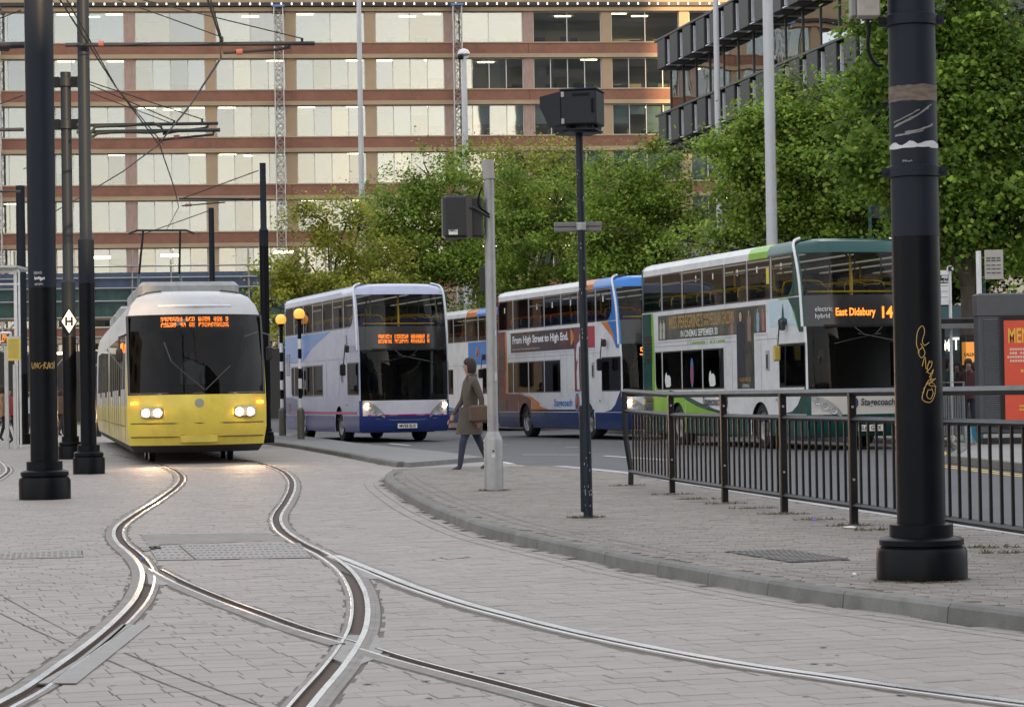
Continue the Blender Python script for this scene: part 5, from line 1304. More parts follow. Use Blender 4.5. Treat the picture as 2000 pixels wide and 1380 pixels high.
bus_o = make_bus('double_decker_bus', 'white double decker with a dark red rear, blue front and a long slogan advert', ((1212 - 1000) / 75.3, F / 75.3, ZB), rotz_of((-.32, .947)), dict(
    col=dict(stg, skirt=navyb, archr=red), decals=livery(red, orange, navyb)[:1] + [('livery_stripe', [(9.42, 3.10), (9.29, 3.10), (9.24, 2.2), (9.22, 1.26), (9.42, 1.26)], orange, 1), ('rear_lower_colour', [(9.42, 1.26), (8.2, 1.25), (7.5, 1.17), (7.12, 1.04), (8.28, 1.04), (8.28, .74), (9.42, .74)], red, 1), ('livery_edge', [(8.6, 1.275), (8.1, 1.275), (7.1, 1.16), (6.4, .98), (6.4, .90), (7.13, 1.06), (7.5, 1.19), (8.2, 1.262)], orange, 2)] + livery(red, orange, navyb)[2:3] + [('livery_curve', [(7.13, .74), (2.0, .74), (2.0, .80), (5.0, .80), (7.13, .80)], navyb, 1)] + livery(red, orange, navyb)[4:5] + [(n, p, (orange if n == 'front_stripe' else blue), l) for n, p, _, l in livery(red, orange, blue)[5:]], seat='orange', seatcol=(.03, .05, .12), mirror=black_trim, lit=True, plate='MX08 UCA', extra=orange_extra, vents=(4,)))
bus_t = make_bus('double_decker_bus', 'white and blue double decker parked behind the grey signal pole', ((968 - 1000) / 57, F / 57, ZB), rotz_of((-.34, .94)), dict(
    col=stg, decals=livery(red, orange, blue), seat='orange', seatcol=(.03, .05, .12), mirror=black_trim, lit=False, plate='MX08 UBZ', extra=third_extra, vents=(2, 4)))
bus_f = make_bus('double_decker_bus', 'lilac and indigo double decker bus coming from behind the beacons', ((700 - 1000) / 72.5, F / 72.5, ZB), rotz_of((-.285, .958)), dict(
    col={'base': lilac, 'skirt': fblue, 'acc': lilac, 'p2': lilac, 'rear': fblue, 'bumper': paint('bus_pale_lilac', (.60, .60, .68)), 'archr': lilac}, decals=[('lower_indigo', [(10.08, .74), (10.08, 1.26), (9.2, 1.26), (8.3, 1.2), (8.26, .74)], fblue, 1), ('upper_indigo', [(10.08, 2.3), (10.08, 3.1), (3.5, 3.1), (6.0, 2.7), (7.5, 2.3)], blue, 1)], seat='first', seatcol=(.06, .06, .16), mirror=black_trim, lit=True, plate='MV58 BUS', dash=True, extra=first_extra, vents=(1, 3)))
# ---- the tram
tyel = paint('tram_yellow', (.78, .62, .10)); tsil = paint('tram_silver', (.40, .41, .42), rough=.3); tdark = glass('tram_tinted_glass', (.22, .235, .245), -.02); tgrey = pm('tram_roof_grey', (.30, .31, .31), .5, var=.2)
TL, TW = 27.0, 2.65
tloc = Vector(((248 - 1000) / 103.0, F / 103.0, 0)); trz = rotz_of((-.19, .98))
tram = thing('tram', 'yellow and silver tram with lit headlights rounding the curve', 'tram', tloc, trz)
tlev = [(.22, .14, .60, .42, 2.2), (.36, .05, .42, .60, 2.0), (.70, 0, .30, .70, 2.0), (1.12, 0, .30, .72, 2.0), (1.32, 0, .34, .74, 2.1), (1.45, 0, .38, .74, 2.1), (2.0, .01, .52, .72, 2.2), (2.55, .03, .74, .66, 2.3), (2.86, .06, .90, .60, 2.4), (3.05, .12, 1.06, .5, 2.5), (3.22, .24, 1.3, .42, 2.6), (3.34, .45, 1.7, .3, 2.6), (3.38, .75, 2.2, .2, 2.6)]
doors = [(4.2, 5.6), (10.2, 11.6), (15.4, 16.8), (21.0, 22.4)]
wins = [(1.55, 2.75), (2.85, 4.1), (5.7, 7.1), (7.2, 8.6), (8.7, 10.1), (11.7, 12.9), (14.1, 15.3), (16.9, 18.2), (18.3, 19.6), (19.7, 20.9), (22.5, 23.8), (23.9, 25.2)]
tys = sorted({TL, 13.4, 13.6} | {q for a in doors + wins for q in a}, reverse=True)
def tcl(seg, m, z):
    if seg in 'LR':
        if z < .36: return 'skirt'
        if 13.4 < m < 13.6: return 'articulation'
        for i, (a, b) in enumerate(doors):
            if a < m < b: return 'door%s%d' % (seg, i) if z < 1.3 else 'dglass%s%d' % (seg, i) if z < 2.55 else 'upper_side' if z < 3.2 else 'roof'
        if z < 1.12: return 'lower_side'
        if z < 1.45: return 'waist'
        if z < 2.55:
            for i, (a, b) in enumerate(wins):
                if a < m < b: return 'twin%s%d' % (seg, i)
            return 'waist'
        return 'upper_side' if z < 3.0 else 'roof'
    if seg == 'F':
        if z < .36: return 'skirt'
        if z < 1.32: return 'front_nose'
        if z < 2.55: return 'windscreen' if abs(m) < .985 else 'front_nose'
        if z < 2.86: return 'destination_panel'
        return 'roof_front'
    if seg == 'T': return 'roof'
    return 'rear_end'
tp = shell(tlev, TW, tys, 28, tcl, TL)
tm_ = {'skirt': pm('tram_skirt', (.03, .03, .03), .6), 'articulation': black_trim, 'lower_side': tyel, 'waist': tsil, 'upper_side': tsil, 'roof': tgrey, 'front_nose': tyel, 'windscreen': tdark, 'destination_panel': tdark, 'roof_front': tsil, 'rear_end': tyel}
for k, m in tp.items():
    if k.startswith('door'): build('door', m, tyel, tram)
    elif k.startswith('dglass'): build('door_glass', m, tdark, tram)
    elif k.startswith('twin'): build('window', m, tdark, tram)
    else: build(k, m, tm_[k], tram, smooth=32)
tf = lambda s, z: float(np.interp(z, [l[0] for l in tlev], [l[2] for l in tlev]) - np.interp(z, [l[0] for l in tlev], [l[3] for l in tlev]) * (1 - abs(s) ** 2.1))
for sg in (-1, 1):
    s = .66; x = TW / 2 + sg * s * TW / 2; y = tf(s, .98)
    h = build('headlight', MB().bbox((x, y - .0, .98), (.46, .14, .20), .03, sg * .45), pm('headlamp_housing', (.30, .30, .29), .25, .2), tram)
    for dx in (-.11, .10): build('lamp', MB().lathe([(.075, .0), (.075, -.035), (.001, -.045)], 14, (x + dx, y - .065 + sg * dx * .5, .98), axis='y'), head_m, h)
    build('indicator', MB().bbox((TW / 2 + sg * .90 * TW / 2, tf(.9, 1.14) - .01, 1.16), (.16, .08, .06), .01, sg * .9), emis('indicator_amber', (1, .25, .03), 3), tram)
    l = bpy.data.lights.new('headlight_beam', 'SPOT'); l.energy = 130; l.color = (1, .62, .34); l.spot_size = R(62); l.spot_blend = .8; l.shadow_soft_size = .08
    lo_ = bpy.data.objects.new('headlight_beam', l); COL.objects.link(lo_); lo_.parent = tram; lo_.location = (x, y - .16, .98); lo_.rotation_euler = (R(80), 0, R(180))
for z in (.52, .78): build('nose_seam', MB().tube([(TW / 2 + s * TW / 2, tf(abs(s), z) - .003, z) for s in (-.95, -.7, -.4, 0, .4, .7, .95)], .012, 4), pm('seam_dark', (.14, .11, .03), .7), tram)
sm2 = MB()
for y in (1.5, 4.15, 5.65, 7.15, 8.65, 10.15, 11.65, 13.35, 13.65, 15.35, 16.85, 18.25, 19.65): 
    for x in (-.004, TW + .004): sm2.box((x, y, 1.35), (.006, .02, 2.0))
for x in (-.004, TW + .004): sm2.box((x, 13.5, .72), (.006, 23, .018))
build('panel_seams', sm2, pm('seam_dark', (.14, .11, .03), .7), tram)
build('windscreen_surround', MB().tube([(TW / 2 + s_ * TW / 2, tf(abs(s_), 1.34) - .004, 1.34) for s_ in (-.98, -.8, -.5, 0, .5, .8, .98)], .022, 5), black_trim, tram)
for s_ in (-.97, .97): build('windscreen_pillar', MB().tube([(TW / 2 + s_ * TW / 2, tf(.97, z) - .004, z) for z in (1.34, 1.7, 2.1, 2.55, 2.84)], .028, 5), black_trim, tram)
build('cab_floor', MB().box((TW / 2, TL / 2 + .6, .95), (TW - .3, TL - 2.4, .08)), int_dk, tram)
build('interior_ceiling', MB().box((TW / 2, TL / 2 + .9, 2.92), (TW - .4, TL - 3.0, .04)), int_lt, tram)
build('cab_wall', MB().box((TW / 2, 2.15, 1.85), (TW - .5, .06, 1.7)), pm('cab_wall_grey', (.10, .10, .105), .7, var=.3), tram)
build('ceiling_light', MB().box((TW / 2, TL / 2 + 1.6, 2.88), (.12, TL - 5, .03)), emis('tram_ceiling_tube', (1, .93, .8), .25), tram)
ts = MB(); ts.bbox((0, 0, .26), (1.0, .44, .10), .02); ts.bbox((0, .22, .62), (1.0, .09, .70), .03); ts = ts.mesh('seat'); ts.materials.append(pm('tram_seat', (.10, .09, .03), .9, var=.4, scale=12))
for i in range(22):
    for x in (.68, TW - .68): inst('seat', ts, tram, (x, 3.0 + i * 1.0, .98))
build('cab_seat', MB().bbox((TW / 2, 1.75, 1.5), (.5, .12, .95), .05), int_dk, tram)
build('driver_console', MB().bbox((TW / 2, tf(0, 1.5) + .55, 1.42), (1.8, .4, .2), .05), black_trim, tram)
build('front_emblem', MB().lathe([(.085, 0), (.085, -.012), (.05, -.014)], 18, (TW / 2, tf(0, 1.16) + .004, 1.16), axis='y'), pm('emblem_grey', (.30, .30, .28), .4), tram)
build('coupler_hatch', MB().bbox((TW / 2, tf(0, .5) - .0, .48), (.7, .05, .16), .02), pm('hatch_yellow', (.6, .48, .08), .4), tram)
def dots(n, put, pitch, rng):          # rows of lit LEDs in groups five wide and seven high, too blurred in the photo to read
    for g in range(n):
        if rng.random() < .15: continue
        for c in range(4):
            for r_ in range(7):
                if rng.random() < (.75 if c in (0, 3) or r_ in (0, 3, 6) else .12): put((g * 5 + c) * pitch, r_ * pitch)
dm = MB(); [dots(22, lambda a, b: dm.box((TW / 2 - .66 + a, tf(abs(-.66 + a) / 1.32, zz_ + b) - .015, zz_ + b), (.0095, .01, .0095)), .0118, random.Random(4 + q_)) for q_, zz_ in enumerate((2.62, 2.73))]
tag(build('destination_display', dm, led_m, tram), kind='stuff')
dm = MB(); dots(11, lambda a, b: dm.box((-.012, 3.4 - a, 2.2 + b), (.01, .022, .022)), .026, random.Random(5))
tag(build('side_display', dm, led_m, tram), kind='stuff')
wp = MB(); wp.tube([(TW / 2 + .1, tf(.1, 1.4) - .03, 1.40), (TW / 2 - .5, tf(.4, 1.9) - .03, 1.95), (TW / 2 - .62, tf(.48, 2.3) - .03, 2.32)], .016, 5); wp.tube([(TW / 2 + .12, tf(.1, 1.4) - .03, 1.40), (TW / 2 + .62, tf(.46, 1.9) - .03, 1.86)], .014, 5)
build('wiper', wp, black_trim, tram)
for sg in (-1, 1):
    x = TW / 2 + sg * (TW / 2 + .12); build('mirror_arm', MB().tube([(TW / 2 + sg * TW / 2 * .98, .9, 2.5), (x, .75, 2.45), (x, .72, 2.2)], .02, 6), black_trim, tram); build('camera_mirror', MB().bbox((x, .72, 2.1), (.12, .1, .26), .02), black_trim, tram)
build('roof_fairing', MB().bbox((TW / 2, 4.0, 3.42), (2.0, 3.2, .34), .08), tgrey, tram)
for y in (9.0, 18.0, 23.5): build('roof_equipment', MB().bbox((TW / 2, y, 3.45), (1.9, 3.0, .42), .06), pm('roof_box_grey', (.36, .37, .37), .5, var=.2), tram)
build('roof_light_bar', MB().tube([(TW / 2 + s * 1.0, tf(abs(s) * .8, 3.0) + .0, 3.03) for s in (-.7, -.35, 0, .35, .7)], .025, 6), wtrim, tram)
pg = build('pantograph', MB().tube([(TW / 2 - .6, 13.2, 3.6), (TW / 2 - .5, 14.8, 4.4), (TW / 2 - .45, 13.3, 5.35)], .03, 6).tube([(TW / 2 + .6, 13.2, 3.6), (TW / 2 + .5, 14.8, 4.4), (TW / 2 + .45, 13.3, 5.35)], .03, 6).tube([(TW / 2 - .8, 13.3, 5.3), (TW / 2 - .6, 13.3, 5.38), (TW / 2 + .6, 13.3, 5.38), (TW / 2 + .8, 13.3, 5.3)], .03, 6), arm_m, tram)
WH_ = MB().lathe([(.20, -.05), (.33, -.06), (.33, .06), (.20, .05)], 16, axis='x').mesh('wheel'); WH_.materials.append(black_trim)
for y in (2.6, 4.4, 12.6, 14.4, 22.6, 24.4):
    for x in (.55, TW - .55): inst('wheel', WH_, tram, (x, y, .33))
build('underframe', MB().box((TW / 2, TL / 2 + 1, .42), (TW - .5, TL - 2.5, .3)), black_trim, tram)

# ================================================================== TREES
def leafmat(name, c1, c2, c3):
    m = bpy.data.materials.new(name); m.use_nodes = True; t = m.node_tree; b = t.nodes['Principled BSDF']; L = t.links.new
    g = t.nodes.new('ShaderNodeNewGeometry'); r = t.nodes.new('ShaderNodeValToRGB'); e = r.color_ramp.elements
    e[0].color = (*c1, 1); e[1].color = (*c3, 1); n = e.new(.5); n.color = (*c2, 1)
    L(g.outputs['Random Per Island'], r.inputs[0])
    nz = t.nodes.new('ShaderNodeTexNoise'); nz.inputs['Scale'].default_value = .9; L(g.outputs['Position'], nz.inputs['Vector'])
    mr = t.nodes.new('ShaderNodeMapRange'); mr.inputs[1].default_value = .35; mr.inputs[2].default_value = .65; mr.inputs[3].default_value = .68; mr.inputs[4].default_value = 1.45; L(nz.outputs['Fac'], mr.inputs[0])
    mu = t.nodes.new('ShaderNodeMix'); mu.data_type = 'RGBA'; mu.blend_type = 'MULTIPLY'; mu.inputs[0].default_value = 1; L(r.outputs[0], mu.inputs[6]); L(mr.outputs[0], mu.inputs[7])
    L(mu.outputs[2], b.inputs['Base Color']); b.inputs['Roughness'].default_value = .55; b.inputs['Specular IOR Level'].default_value = .2
    tr = t.nodes.new('ShaderNodeBsdfTranslucent'); L(mu.outputs[2], tr.inputs[0]); mx = t.nodes.new('ShaderNodeMixShader'); mx.inputs[0].default_value = .42
    L(b.outputs[0], mx.inputs[1]); L(tr.outputs[0], mx.inputs[2]); L(mx.outputs[0], t.nodes['Material Output'].inputs[0]); return m
leaf_a = leafmat('leaf_fresh_green', (.09, .175, .022), (.205, .31, .045), (.37, .45, .085))
leaf_b = leafmat('leaf_yellow_green', (.17, .215, .028), (.30, .33, .05), (.45, .43, .08))
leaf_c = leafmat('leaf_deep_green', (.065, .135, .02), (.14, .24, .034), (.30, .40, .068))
bark_m = pm('tree_bark', (.075, .06, .045), .9, var=.4, scale=6, bump=.6, stretch=(1, 1, .3))
LEAF = np.array([(0, -.5, 0), (.30, -.42, .05), (.26, -.18, .03), (.55, .02, .10), (.30, .10, .04), (.24, .34, .06), (0, .62, -.06), (-.24, .34, .06), (-.30, .10, .04), (-.55, .02, .10), (-.26, -.18, .03), (-.30, -.42, .05)])
LEAF6 = np.array([(0, -.5, 0), (.42, -.12, .08), (.26, .30, .04), (0, .6, -.06), (-.26, .30, .04), (-.42, -.12, .08)])
def crown_mesh(name, blobs, n, size, mat, seed, nclump, sig, lobed):
    rng = np.random.RandomState(seed)
    wts = np.array([(b[1] * b[2] * b[3]) ** .8 for b in blobs]); wts /= wts.sum()
    cl = []
    for bi in rng.choice(len(blobs), nclump, p=wts):
        c, rx, ry, rz = blobs[bi]; d = rng.normal(size=3); d /= np.linalg.norm(d); rr = .40 + .80 * rng.rand() ** .6
        cl.append((np.array(c) + d * rr * np.array((rx, ry, rz)), d))
    cc = np.array([c[0] for c in cl]); cdir = np.array([c[1] for c in cl])
    wc = rng.gamma(2.2, 1, nclump); wc /= wc.sum()
    ci = rng.choice(nclump, n, p=wc)
    off_ = rng.normal(size=(n, 3)) * np.array((1, 1, .62)) * sig * (.6 + .8 * rng.rand(n, 1))
    off_ += cdir[ci] * (np.abs(rng.normal(size=(n, 1))) * sig * 1.15)
    pos = cc[ci] + off_
    nr = rng.normal(size=(n, 3)) * .62 + cdir[ci] * .40 + np.array((0, -.25, .80)); nr /= np.linalg.norm(nr, axis=1)[:, None]
    t = rng.normal(size=(n, 3)); t -= (t * nr).sum(1)[:, None] * nr; t /= np.linalg.norm(t, axis=1)[:, None]
    bt = np.cross(nr, t); sz = size * (.5 + .95 * rng.rand(n))
    LF = LEAF if lobed else LEAF6; k = len(LF)
    V = pos[:, None, :] + sz[:, None, None] * (LF[None, :, 0:1] * t[:, None, :] + LF[None, :, 1:2] * bt[:, None, :] + LF[None, :, 2:3] * nr[:, None, :])
    me = bpy.data.meshes.new(name); me.vertices.add(n * k); me.vertices.foreach_set('co', V.reshape(-1))
    me.loops.add(n * k); me.loops.foreach_set('vertex_index', np.arange(n * k, dtype=np.int32)); me.polygons.add(n)
    me.polygons.foreach_set('loop_start', np.arange(n, dtype=np.int32) * k); me.update(calc_edges=True); me.materials.append(mat)
    return me, cc
def tree(name, label, base, blobs, n, size, mat, seed, nclump, sig, group, tr=.2, lobed=False, forks=.35):
    rng = random.Random(seed); rt = thing(name, label, 'tree', base, 0, group); b0 = Vector(base)
    bl = [((Vector(c) - b0), rx, ry, rz) for c, rx, ry, rz in blobs]
    me, cc = crown_mesh('crown', bl, n, size, mat, seed, nclump, sig, lobed)
    cr = bpy.data.objects.new('crown', me); COL.objects.link(cr); cr.parent = rt; tag(cr, kind='stuff')
    top = max(b[0].z for b in bl); cx = sum((b[0] for b in bl), Vector()) / len(bl); fk = top * forks
    build('trunk', MB().tube([(0, 0, -.1), (cx.x * .05, cx.y * .05, fk * .5), (cx.x * .15, cx.y * .15, fk)], [tr, tr * .8, tr * .7], 10), bark_m, rt, smooth=60)
    lb_ = MB(); f0 = Vector((cx.x * .15, cx.y * .15, fk))
    ends = []
    for c, rx, ry, rz in bl:
        mid = f0.lerp(c, .5) + Vector((rng.uniform(-.4, .4), rng.uniform(-.4, .4), .5)); q = catmull([f0, mid, c], .5); m_ = len(q)
        lb_.tube(q, [tr * .55 * (1 - .8 * i / (m_ - 1)) for i in range(m_)], 6); ends += q[m_ // 3:]
    build('limb', lb_, bark_m, rt, smooth=60)
    tw_ = MB()
    for c in cc[::2]:
        c = Vector(c); e = min(ends, key=lambda p: (p - c).length); mid = e.lerp(c, .5) + Vector((rng.uniform(-.15, .15), 0, rng.uniform(0, .25)))
        tw_.tube([e, mid, c], [.035, .022, .008], 4, cap=False)
    tag(build('twigs', tw_, bark_m, rt), kind='stuff'); return rt
def blob(px, py, r, Y, ky=.85, kz=.85, kx=1.):
    s = F / Y; return (P(px, py, Y), r * kx / s, r * ky / s, r * kz / s)
MG = 'plane trees behind the buses'
def basept(px, Y): p = P(px, 830, Y); return (p.x, p.y, 0)
tree('plane_tree', 'yellowish young tree between the tram and the first buses', basept(655, 100), [blob(*b, 100) for b in ((640, 440, 48), (585, 490, 52), (700, 450, 50), (560, 555, 48), (650, 540, 75), (730, 540, 60), (690, 395, 28), (600, 600, 55), (690, 620, 70), (540, 600, 36))], 22000, .115, leaf_b, 11, 200, .29, MG, .16)
tree('plane_tree', 'full green tree above the lilac bus', basept(820, 104), [blob(*b, 104) for b in ((840, 345, 46), (780, 400, 62), (870, 380, 60), (740, 470, 62), (830, 470, 85), (920, 470, 62), (770, 560, 80), (880, 560, 70), (905, 330, 36))], 34000, .115, leaf_a, 12, 280, .31, MG, .2)
tree('plane_tree', 'green tree behind the signal head and camera post', basept(1050, 108), [blob(*b, 108) for b in ((1010, 380, 60), (1090, 400, 75), (980, 470, 70), (1060, 490, 90), (1150, 480, 60), (1000, 560, 70), (1090, 570, 75), (1160, 400, 50))], 34000, .115, leaf_a, 13, 280, .31, MG, .2)
tree('plane_tree', 'wind blown pale crown showing over the tree behind the signal head', basept(1020, 116), [blob(*b, 116) for b in ((960, 340, 48), (1030, 335, 50), (1090, 325, 46), (1000, 400, 60), (1080, 400, 60), (1130, 340, 40))], 12000, .12, leaf_b, 14, 240, .36, MG, .18)
tree('plane_tree', 'broad round tree between the camera post and the glazed block', basept(1265, 100), [blob(*b, 100) for b in ((1275, 335, 52), (1215, 375, 62), (1305, 400, 52), (1190, 450, 70), (1265, 460, 82), (1320, 460, 42), (1200, 530, 65), (1280, 530, 60), (1240, 320, 26))], 34000, .112, leaf_a, 15, 270, .31, MG, .2)
RG = 'trees along the far pavement on the right'
tree('maple_tree', 'tree reaching over the green bus in front of the glazed block', basept(1690, 74), [blob(*b, 74) for b in ((1440, 255, 44), (1530, 240, 60), (1600, 290, 85), (1470, 330, 62), (1560, 370, 80), (1660, 370, 90), (1440, 410, 55), (1520, 440, 60), (1640, 450, 70), (1700, 260, 70), (1420, 470, 40), (1605, 215, 36), (1340, 470, 26))], 50000, .112, leaf_a, 21, 400, .29, RG, .24)
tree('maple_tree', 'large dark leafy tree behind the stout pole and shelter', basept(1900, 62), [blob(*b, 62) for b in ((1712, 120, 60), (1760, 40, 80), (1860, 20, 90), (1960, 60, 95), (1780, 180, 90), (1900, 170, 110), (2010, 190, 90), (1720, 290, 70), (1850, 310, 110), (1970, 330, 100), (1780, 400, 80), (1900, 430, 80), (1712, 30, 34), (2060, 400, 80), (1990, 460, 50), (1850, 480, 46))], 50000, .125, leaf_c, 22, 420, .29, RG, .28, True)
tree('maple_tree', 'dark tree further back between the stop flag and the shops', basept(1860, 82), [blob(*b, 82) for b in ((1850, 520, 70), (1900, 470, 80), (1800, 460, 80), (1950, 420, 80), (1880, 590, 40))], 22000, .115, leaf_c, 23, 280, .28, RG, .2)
# ================================================================== PEOPLE
def cmat(name, c, r=.85): return pm('cloth_' + name, c, r, var=.25, scale=9, bump=.3)
skinm = pm('skin', (.36, .20, .14), .55, var=.1); hairm = pm('hair_dark', (.02, .015, .012), .7, var=.4, scale=40, stretch=(1, 1, .2)); shoem = pm('shoe_dark', (.02, .02, .02), .5)
def person(label, base, rz, h, top, legs, hair=hairm, group=None, stride=.25, arm=.15, bag=None, skirt=False, long_coat=False):
    k = h / 1.75
    J = {'pel': (0, 0, .95), 'bel': (0, 0, 1.08), 'che': (0, .0, 1.32), 'nek': (0, .01, 1.49), 'hd0': (0, -.01, 1.58), 'hd1': (0, -.02, 1.70)}
    rad = {'pel': (.155, .115), 'bel': (.135, .105), 'che': (.17, .12), 'nek': (.055, .055), 'hd0': (.075, .085), 'hd1': (.075, .088)}
    E = [('pel', 'bel'), ('bel', 'che'), ('che', 'nek'), ('nek', 'hd0'), ('hd0', 'hd1')]
    for s, sg in (('l', -1), ('r', 1)):
        f = stride * sg
        J.update({'hip' + s: (.09 * sg, 0, .88), 'kne' + s: (.10 * sg, -.55 * f, .50), 'ank' + s: (.10 * sg, -.75 * f + (.10 if f < 0 else 0), .09 + (.05 if f < 0 else 0)), 'toe' + s: (.11 * sg, -.75 * f - .14 + (.10 if f < 0 else 0), .045)})
        rad.update({'hip' + s: (.095, .10), 'kne' + s: (.062, .065), 'ank' + s: (.042, .048), 'toe' + s: (.04, .035)})
        J.update({'sho' + s: (.185 * sg, .01, 1.41), 'elb' + s: (.235 * sg, arm * sg * .5 + .03, 1.13), 'wri' + s: (.24 * sg, arm * sg - .06, .89), 'han' + s: (.24 * sg, arm * sg - .08, .80)})
        rad.update({'sho' + s: (.066, .066), 'elb' + s: (.047, .047), 'wri' + s: (.034, .034), 'han' + s: (.026, .045)})
        E += [('pel', 'hip' + s), ('hip' + s, 'kne' + s), ('kne' + s, 'ank' + s), ('ank' + s, 'toe' + s), ('che', 'sho' + s), ('sho' + s, 'elb' + s), ('elb' + s, 'wri' + s), ('wri' + s, 'han' + s)]
        for q, (ox, oz) in enumerate(((-.0, -.09), (.012, -.085))):
            pass
    names = list(J); bm = bmesh.new(); sk = bm.verts.layers.skin.verify(); V = {}
    for n in names:
        v = bm.verts.new(Vector(J[n]) * k); v[sk].radius = (rad[n][0] * k, rad[n][1] * k); v[sk].use_root = (n == 'pel'); V[n] = v
    for a, b in E: bm.edges.new((V[a], V[b]))
    me = bpy.data.meshes.new('body'); bm.to_mesh(me); bm.free()
    o = bpy.data.objects.new('body_tmp', me); COL.objects.link(o)
    md = o.modifiers.new('s', 'SKIN'); md.use_smooth_shade = True; o.modifiers.new('u', 'SUBSURF').levels = 2
    dg = bpy.context.evaluated_depsgraph_get(); em = bpy.data.meshes.new_from_object(o.evaluated_get(dg)); bpy.data.objects.remove(o)
    em.materials.clear()
    for m in (top, legs, skinm, shoem): em.materials.append(m)
    for p in em.polygons:
        c = p.center / k
        armz = abs(c.x) > .19 and c.z < 1.30
        p.material_index = 2 if (c.z > 1.475 and (abs(c.x) < .075 or c.z > 1.53)) or (armz and c.z < .90) else 3 if c.z < .10 else 0 if (c.z > .90 or armz) else 1
        p.use_smooth = True
    rt = thing('person', label, 'person', base, rz, group)
    b = bpy.data.objects.new('body', em); COL.objects.link(b); b.parent = rt
    # hands: palm, four bent fingers and a thumb
    for sg in (-1, 1):
        w_ = Vector((.24 * sg, arm * sg - .085, .80)) * k; hm = MB()
        for q in range(4):
            yy = (-.030 + .019 * q) * k; l = (.070, .080, .076, .058)[q] * k
            hm.tube([w_ + Vector((0, yy, -.02 * k)), w_ + Vector((-.008 * sg, yy - .004, -.02 * k - l * .55)), w_ + Vector((-.026 * sg, yy - .004, -.02 * k - l))], [.0095 * k, .009 * k, .007 * k], 6)
        hm.tube([w_ + Vector((0, -.035 * k, .02 * k)), w_ + Vector((-.012 * sg, -.058 * k, -.015 * k)), w_ + Vector((-.02 * sg, -.062 * k, -.045 * k))], [.012 * k, .010 * k, .008 * k], 6)
        build('hand', hm, skinm, rt, smooth=60)
    # hair, face
    hv = MB().lathe([(.001, .122), (.035, .118), (.062, .103), (.083, .07), (.094, .02), (.096, -.04), (.090, -.095), (.075, -.12)], 18, cap=False); 
    for i, v in enumerate(hv.v):
        x, y, z = v; y = y * 1.12 + .018
        if y < -.045 and z < .045: z = .045 + (z - .045) * .1; y *= .9
        hv.v[i] = (x * k, (y - .02) * k, (z + 1.66) * k)
    build('hair', hv, hair, rt, smooth=60)
    fc = MB(); 
    for sg in (-1, 1): build('eye', MB().lathe([(.001, -.006), (.009, .0), (.001, .006)], 8, (.03 * sg * k, -.098 * k, 1.66 * k), axis='y'), hairm, rt)
    build('nose', MB().add([(0, -.098 * k, 1.665 * k), (-.014 * k, -.098 * k, 1.615 * k), (.014 * k, -.098 * k, 1.615 * k), (0, -.122 * k, 1.622 * k)], [(0, 1, 3), (0, 3, 2), (1, 2, 3)]), skinm, rt)
    build('mouth', MB().box((0, -.094 * k, 1.588 * k), (.04 * k, .012, .008)), pm('lips', (.25, .09, .08), .5), rt)
    em2 = MB()
    for sg in (-1, 1): build('ear', MB().bbox((.082 * sg * k, .0, 1.65 * k), (.016, .035, .055), .007), skinm, rt)
    jk = MB().lathe([(.175 * k, .86 * k), (.168 * k, .93 * k)], 16); 
    for i, v in enumerate(jk.v): jk.v[i] = (v[0], v[1] * .78, v[2])
    build('coat_hem', jk, top, rt, smooth=60)
    cl = MB().lathe([(.085 * k, 1.44 * k), (.078 * k, 1.50 * k), (.066 * k, 1.535 * k)], 14, cap=False)
    cl.v = [(v[0], v[1] * .95 + .012, v[2] - v[1] * -.25) for v in cl.v]; build('collar', cl, top, rt, smooth=60)
    if long_coat:
        m = MB(); n = 18; prof = [(.185, 1.02), (.195, .90), (.205, .76), (.225, .60)]
        for r_, z_q in prof:
            for j in range(n):
                t = 2 * math.pi * j / n; f = 1 + .05 * math.sin(5 * t + z_q * 9); m.v.append((r_ * k * math.cos(t) * f, r_ * k * .92 * math.sin(t) * f - (1.0 - z_q) * .06, z_q * k))
        m.f = [(i * n + j, i * n + (j + 1) % n, (i + 1) * n + (j + 1) % n, (i + 1) * n + j) for i in range(3) for j in range(n)]; m.m = [0] * len(m.f)
        build('coat_skirt', m, top, rt, smooth=60)
    if skirt:
        m = MB().lathe([(.20 * k, .48 * k), (.16 * k, .95 * k)], 16); build('skirt', m, legs, rt, smooth=60)
    if bag: build('shoulder_bag', MB().bbox((.27 * k, .03, .92 * k), (.10, .30, .26), .03), bag, rt)
    return rt
coat = cmat('charcoal', (.035, .033, .032)); denim = cmat('denim', (.025, .035, .06)); brown = cmat('brown', (.10, .065, .045)); redc = cmat('red', (.28, .035, .05)); tan = cmat('tan', (.28, .18, .10)); palec = cmat('pale_blue', (.40, .50, .56)); black_c = cmat('black', (.014, .014, .016))
pp = G(921, 924, .02)
person('pedestrian in a dark coat walking across beside the grey signal pole', pp, R(-70), 1.74, cmat('taupe', (.075, .06, .048)), denim, stride=.30, bag=brown, long_coat=True)
for px, py, zz, rz, h, t_, l_, lab in ((18, 862, 0, 60, 1.7, redc, black_c, 'person in a red coat waiting by the white tram stop frame'), (62, 852, 0, -60, 1.72, palec, denim, 'person in a pale blue top beside the yellow timetable'), (4, 868, 0, -100, 1.72, tan, denim, 'person in a tan jacket stepping out of the photo'), (121, 852, 0, 150, 1.66, brown, black_c, 'person in brown standing between the thick pole and the H pole'), (36, 848, 0, 10, 1.7, coat, black_c, 'person in charcoal behind the red coated person')):
    person(lab, G(px, py, zz), R(rz), h, t_, l_, group='people waiting at the tram stop')
